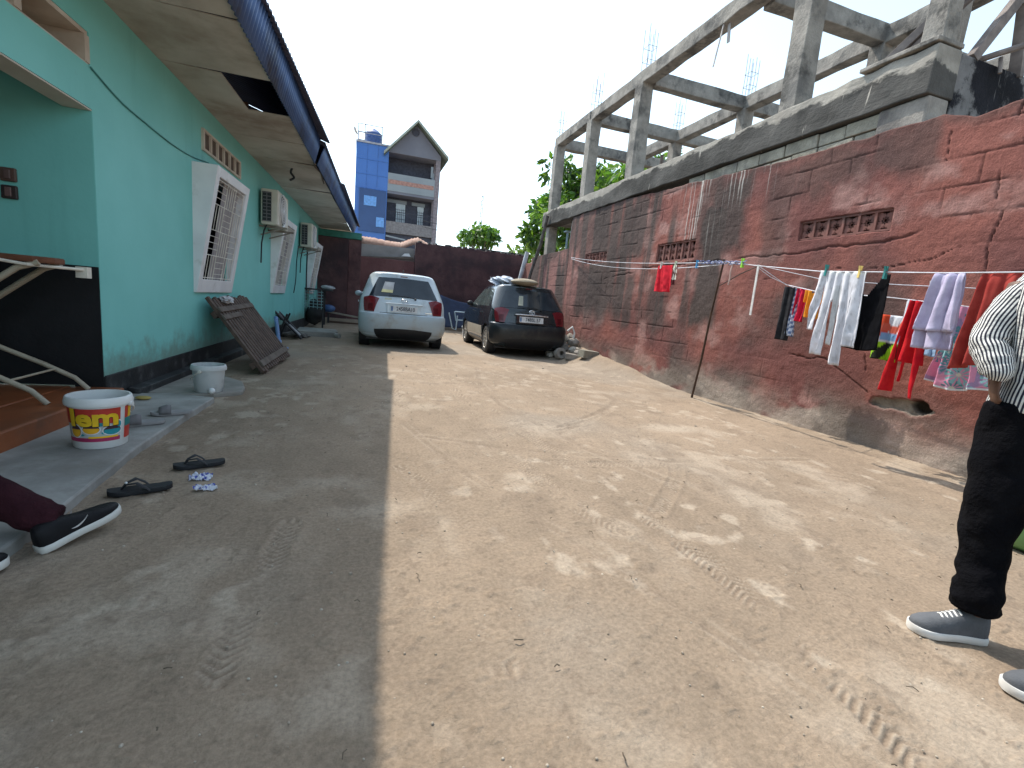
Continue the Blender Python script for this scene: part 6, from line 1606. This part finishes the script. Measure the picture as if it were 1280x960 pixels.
# slatted wooden panel leaning on the wall
def pallet():
    t = thing('slatted_panel', 'dark wooden slatted panel leaning against the turquoise wall under the first window', 'panel', (-1.2, 6.9, 0))
    A = Vector((-1.02, 6.05, .02)); B = Vector((-.93, 7.60, .04)); top = Vector((hx(.06, 6.35), 6.38, .80)); topB = Vector((hx(.06, 7.9), 7.90, .80))
    ex = (B - A).normalized(); ey = ((top - A) - ex * (top - A).dot(ex)); H = (top - A).length; ey = (top - A).normalized(); n = ex.cross(ey).normalized(); W = (B - A).length
    if n.x < 0: n = -n
    base = Vector((1.2, -6.9, 0))
    r2 = random.Random(2)
    Pn = lambda u, v, w: A + ex * u + ey * v + n * w + base
    N = 15; w = W / N
    for k in range(N):
        m = MB(); a = k * w + .014; b = (k + 1) * w - .024; z0 = r2.uniform(-.02, .01); z1 = H + r2.uniform(-.015, .03)
        m.hexa([Pn(a, z0, 0), Pn(b, z0, 0), Pn(b, z1, 0), Pn(a, z1, 0), Pn(a, z0, .04), Pn(b, z0, .04), Pn(b, z1, .04), Pn(a, z1, .04)]); m.build('slat', WOODD, t, bev=.004)
    for v0, v1, a, b in ((.06, .14, .05, W - .02), (H * .70, H * .76, -.02, W * .42), (H * .80, H * .865, .02, W - .1)):
        m = MB(); m.hexa([Pn(a, v0, .041), Pn(b, v0 + .01, .041), Pn(b, v1 + .01, .041), Pn(a, v1, .041), Pn(a, v0, .065), Pn(b, v0 + .01, .065), Pn(b, v1 + .01, .065), Pn(a, v1, .065)]); m.build('batten', WOODG, t, bev=.004)
    for v in (.10, H * .78):
        m = MB(); m.hexa([Pn(.0, v, -.05), Pn(W, v, -.05), Pn(W, v + .08, -.05), Pn(0, v + .08, -.05), Pn(.0, v, -.001), Pn(W, v, -.001), Pn(W, v + .08, -.001), Pn(0, v + .08, -.001)]); m.build('crosspiece', WOODD, t, bev=.004)
    o = blob('rag', tuple(A + ex * (W * .30) + ey * (H * .95) + n * .06), .10, (.7, 1.3, .4), 8, mat('rag_white', (.50, .50, .52), .95, (.62, .62, .63), 8, .4, 40), 'crumpled whitish rag draped over the top of the slatted panel', 'rag', amp=.9, n=48, fr=4)
    o = None
pallet()
# blue metal frame, folded chair, kerb, rack and planks along the far part of the house
t = thing('metal_frame', 'light blue painted metal frame standing against the skirting behind the slatted panel', 'frame', (-1.3, 9.1, 0))
BLUEM = mat('blue_enamel', (.14, .26, .52), .5, (.20, .33, .6), 6)
for y, x in ((8.75, .12), (9.35, .02)):
    m = MB(); m.tube([(x - .02, y - 9.1, 0), (x - .08, y - 9.1, .50)], .028, 8); m.build('upright', BLUEM, t, smooth=60)
for z, k in ((.07, 0), (.47, -.06)):
    m = MB(); m.tube([(.10 + k, -.38, z), (.02 + k, .28, z)], .022, 8); m.build('crossbar', BLUEM, t, smooth=60)
m = MB(); m.tube([(.10, -.35, .02), (.22, -.30, .015)], .02, 8); m.build('foot', BLUEM, t, smooth=60)
t = thing('folding_chair', 'black folded metal chair leaning on the skirting past the blue frame', 'chair', (-1.32, 10.6, 0))
for dy in (0, .38):
    m = MB(); m.tube([(-.22, dy - .2, .55), (.28, dy - .15, .02)], .022, 8); m.build('leg', DARKMET, t, smooth=60)
    m = MB(); m.tube([(-.16, dy - .2, .02), (.02, dy - .2, .5)], .018, 8); m.build('brace', DARKMET, t, smooth=60)
m = MB(); m.hexa([(-.17, -.18, .48), (-.17, .18, .48), (-.10, .18, .36), (-.10, -.18, .36), (-.16, -.18, .50), (-.16, .18, .50), (-.08, .18, .38), (-.08, -.18, .38)]); m.build('backrest', BLACKTRIM, t, bev=.006)
m = MB(); m.hexa([(.0, -.15, .26), (.0, .2, .26), (.22, .2, .06), (.22, -.15, .06), (.02, -.15, .28), (.02, .2, .28), (.24, .2, .08), (.24, -.15, .08)]); m.build('seat', mat('seat_grey', (.30, .30, .31), .6), t, bev=.006)
m = MB(); m.prism([(-1.25, 11.35), (-.45, 11.45), (-.40, 11.75), (-.47, 12.4), (-1.3, 12.5)], lambda x, y: (x, y, -.05), lambda x, y: (x, y, .11)); o = m.build('cement_step', mat('step_cement', (.20, .19, .175), .9, (.30, .285, .26), 3, .5, 30), None, bev=.015); tag(o, 'low grey cement step jutting from the house wall near the far air conditioner', 'step')
m = MB(); m.tube([(-.44, 11.40, .05), (-.36, 11.33, .05)], .055, 10); simple('pipe_end', m, mat('cement_pipe', (.28, .27, .25), .9), 'short grey pipe end at the corner of the cement step', 'pipe', smooth=60)
blob('debris_heap', (-1.2, 11.0, .05), .22, (1.2, 1, .35), 6, mat('debris', (.07, .065, .06), .95, (.22, .2, .18), 9, .6, 30), 'small dark heap of debris beside the folded chair', 'debris', amp=.5)
t = thing('wire_rack', 'dark wire rack stuffed with sacks at the far end of the turquoise wall', 'rack', (-1.12, 14.3, 0))
for dx in (-.22, .24):
    for dy in (-.3, .4):
        m = MB(); m.bar((dx, dy, 0), (dx, dy, 1.0), .04, .04); m.build('post', DARKMET, t)
m = MB()
for z in np.linspace(.55, .95, 6): m.tube([(-.22, -.32, z), (.24, -.32, z)], .008, 5)
for x in np.linspace(-.2, .2, 5): m.tube([(x, -.32, .5), (x, -.32, 1.0)], .008, 5)
m.build('wire_panel', mat('wire_teal', (.25, .42, .44), .5, bump=0), t)
m = MB(); m.box(-.30, .46, -.38, .45, 1.0, 1.04); m.build('top_board', DARKMET, t, bev=.006)
blob('sack', (-1.1, 14.15, .38), .30, (.75, .7, 1.1), 3, mat('sack_dark', (.018, .018, .02), .9, (.035, .033, .033), 6, .4, 30), 'black stuffed sack inside the wire rack', 'sack', amp=.3)
blob('cloth_bundle', (-.78, 14.2, 1.09), .14, (1.3, .8, .4), 4, mat('bundle_grey', (.28, .29, .31), .9, (.4, .41, .42), 6, .4, 30), 'grey cloth bundle on the top board of the wire rack', 'bundle', amp=.5)
blob('blue_basin', (-.80, 15.05, .50), .16, (1.2, 1, .7), 9, mat('basin_blue', (.03, .08, .20), .5), 'dark blue tub on the end of the plank bench by the wire rack', 'tub', amp=.1)
t = thing('plank_bench', 'long low bench of pale planks and dark legs at the far left corner', 'bench', (-.55, 15.2, 0))
for dy in (0, .3):
    m = MB(); m.bar((-.35, dy, .42 - .1 * dy), (.75, dy - .3, .30 - .1 * dy), .07, .03); m.build('plank', mat('plank_pale%d' % int(dy * 10), (.28, .25, .20), .8, (.36, .33, .28), 8), t)
for dx in (-.25, .65):
    m = MB(); m.bar((dx, 0, 0), (dx, 0, .36), .06, .06); m.build('leg', DARKMET, t)
m = MB(); m.bar((-.25, .02, .12), (.65, .02, .10), .05, .05); m.build('rail', WOODD, t)
# tarp, frame and pail between the cars
V = []; N = 40
for i in range(N):
    for j in range(16):
        u_ = i / (N - 1); v_ = j / 15; x = 1.75 + 2.6 * u_; top = 1.10 - .42 * u_ + .04 * math.sin(u_ * 9); h = top * (1 - v_)
        V.append((x, 15.6 - .35 * v_ + .08 * float(fbm(np.array([u_ * 6]), np.array([v_ * 4]), 3, 5)[0]), max(gz(x, 15.3) + .02, h + .2)))
o = mesh_obj('tarpaulin', V, grid_faces(N, 16).tolist(), mat('tarp_blue', (.012, .022, .055), .5, (.02, .035, .085), 4, .3, 12), None, smooth=60); solidify(o, .01); tag(o, 'dark blue tarpaulin heaped along the back wall between the cars', 'tarpaulin')
t = thing('chair_frame', 'pale blue tubular chair frame lying in front of the dark blue tarpaulin', 'frame', (2.95, 14.9, .25))
PB = mat('pale_blue_metal', (.35, .47, .55), .5, bump=0)
for nm, pts in (('leg', [(-.25, 0, .42), (-.12, 0, -.05), (.0, 0, -.1), (.02, 0, .35)]), ('leg', [(-.06, .1, .47), (.0, .1, .2), (.05, .1, .17)]), ('seat_rail', [(-.06, 0, .47), (.25, 0, .47), (.33, .02, .24)]), ('seat_rail', [(.0, 0, .22), (.30, 0, .22)]), ('back_rail', [(.25, .05, .49), (.75, .05, .53), (.95, .1, .53)])):
    m = MB(); m.tube(pts, .02, 6); m.build(nm, PB, t, smooth=60)
bucket('bucket', 'small white pail of rubbish in front of the tarpaulin, partly behind the black car', (3.12, 14.0, gz(3.1, 14)), .13, .16, .34, PLASTICW, STEELW, 0, handle=False)
# rubble heap by the wall
RB = [mat('rubble_pale', (.36, .32, .27), .95, (.46, .42, .36), 6, .5, 30), mat('rubble_grey', (.20, .18, .16), .95, (.30, .27, .24), 6, .5, 30)]
r2 = random.Random(5)
desc = ['pale lump', 'grey lump', 'big pale stone', 'chalky fragment', 'flat pale piece', 'rounded grey stone', 'small pale chunk', 'whitish broken piece', 'dusty cement lump', 'grey chunk']
pos = ['at the top of the rubble heap', 'at the far edge of the rubble heap', 'low at the front of the rubble heap', 'in the middle of the rubble heap', 'behind the black car at the heap edge', 'on the wall side of the rubble heap', 'on the right slope of the rubble heap', 'leaning on the red wall in the heap', 'at the left foot of the heap', 'between the heap and the concrete block']
spots = [(4.42, 9.9, .33, .13), (4.35, 10.3, .18, .13), (4.20, 9.55, .10, .14), (4.36, 9.8, .18, .15), (4.12, 9.9, .08, .12), (4.55, 9.7, .24, .13), (4.45, 9.35, .14, .11), (4.60, 9.95, .34, .10), (4.05, 9.7, .06, .08), (4.40, 9.05, .12, .09)]
for k, (x, y, z, r_) in enumerate(spots):
    blob('rubble_stone', (x, y, z + gz(x, y) * .5), r_, (1, 1.1, .75), 20 + k, RB[k % 2], desc[k] + ' ' + pos[k], 'rubble', 'rubble heap by the red wall', amp=.5, n=16)
m = MB(); m.lathe([(.05, -.08), (.11, -.08), (.13, 0), (.11, .08), (.05, .08), (.05, -.08)], 20, Matrix.Translation((4.1, 9.30, .15)) @ Matrix.Rotation(R(75), 4, 'X') @ Matrix.Rotation(R(20), 4, 'Z'))
simple('pipe_ring', m, RB[1], 'short grey pipe ring lying in front of the rubble heap', 'pipe', 'rubble heap by the red wall', 50)
for nm, (x, y, z), s, rz, lb in (('concrete_block', (4.46, 8.72, .17), (.40, .2, .16), .25, 'whole grey concrete block at the right end of the rubble heap'), ('broken_block', (4.25, 9.0, .10), (.30, .16, .12), -.35, 'broken brown block half tipped beside the whole concrete block')):
    m = MB(); m.box(-s[0] / 2, s[0] / 2, -s[1] / 2, s[1] / 2, -s[2] / 2, s[2] / 2); o = m.build(nm, BLOCKS if nm[0] == 'c' else RB[1], None, bev=.012); o.location = (x, y, z + gz(x, y) * .3); o.rotation_euler = (.05, .08, rz); tag(o, lb, 'block', 'rubble heap by the red wall')
m = MB(); m.tube([(4.42, 9.75, .62), (4.50, 9.7, .72), (4.56, 9.68, .58), (4.54, 9.7, .40)], .022, 8); simple('hose_piece', m, PLASTICW, 'bent white plastic hose piece sticking up beside the black car', 'hose', smooth=60)
# ironing board on the porch
t = thing('ironing_board', 'old ironing board with brown cover and beige tube legs on the porch', 'ironing board', (-2.3, 3.95, .165))
BG = mat('beige_tube', (.36, .31, .23), .5, (.43, .38, .29), 8, .1, 40)
m = MB(); pl = [(-1.3, -.19), (.22, -.19), (.38, -.14), (.45, -.05), (.45, .07), (.38, .15), (.22, .19), (-1.3, .19)]
m.prism(pl, lambda x, y: (x, y, .885), lambda x, y: (x, y, .925)); m.build('cover', mat('brown_cover', (.11, .042, .022), .9, (.17, .07, .04), 8, .4, 40), t, bev=.012)
m = MB(); m.tube([(.24, -.19, .885), (.36, -.16, .87), (.52, .18, .865)], .010, 8); m.box(.465, .53, .15, .21, .81, .885); m.build('iron_rest', mat('rest_white', (.62, .58, .50), .5), t, smooth=40)
for y0, y1 in ((-.13, -.20), (.13, .30)):
    m = MB(); m.tube([(-.85, y0, .88), (-.45, (y0 + y1) / 2, .50), (.18, y1, .18), (.36, y1, .085), (.44, y1, .0)], .017, 8); m.build('leg', BG, t, smooth=60)
    m = MB(); m.tube([(.40, y0 * .9, .89), (.30, y0, .85), (-.05, y0, .56), (-.95, y1, .02)], .020, 8); m.build('leg', BG, t, smooth=60)
m = MB(); m.tube([(.25, -.20, .145), (.25, .30, .145)], .008, 8); m.build('crossbar', BG, t, smooth=60)
m = MB(); m.bar((-.22, -.10, .90), (.02, -.12, .78), .03, .015); m.build('hinge_plate', mat('tan_plate', (.38, .27, .16), .6), t)
# green tub on the right
m = MB(); m.lathe([(0, .0), (.13, .0), (.19, .035), (.225, .10), (.235, .17), (.25, .18), (.25, .19), (.22, .185), (.20, .08), (.12, .02), (0, .02)], 40); o = m.build('green_tub', mat('green_plastic', (.14, .30, .11), .45, (.18, .36, .14), 5, .05), None, smooth=40); o.location = (3.56, 1.44, gz(3.5, 1.4)); tag(o, 'round green plastic tub on the dirt behind the woman at the right edge', 'tub')
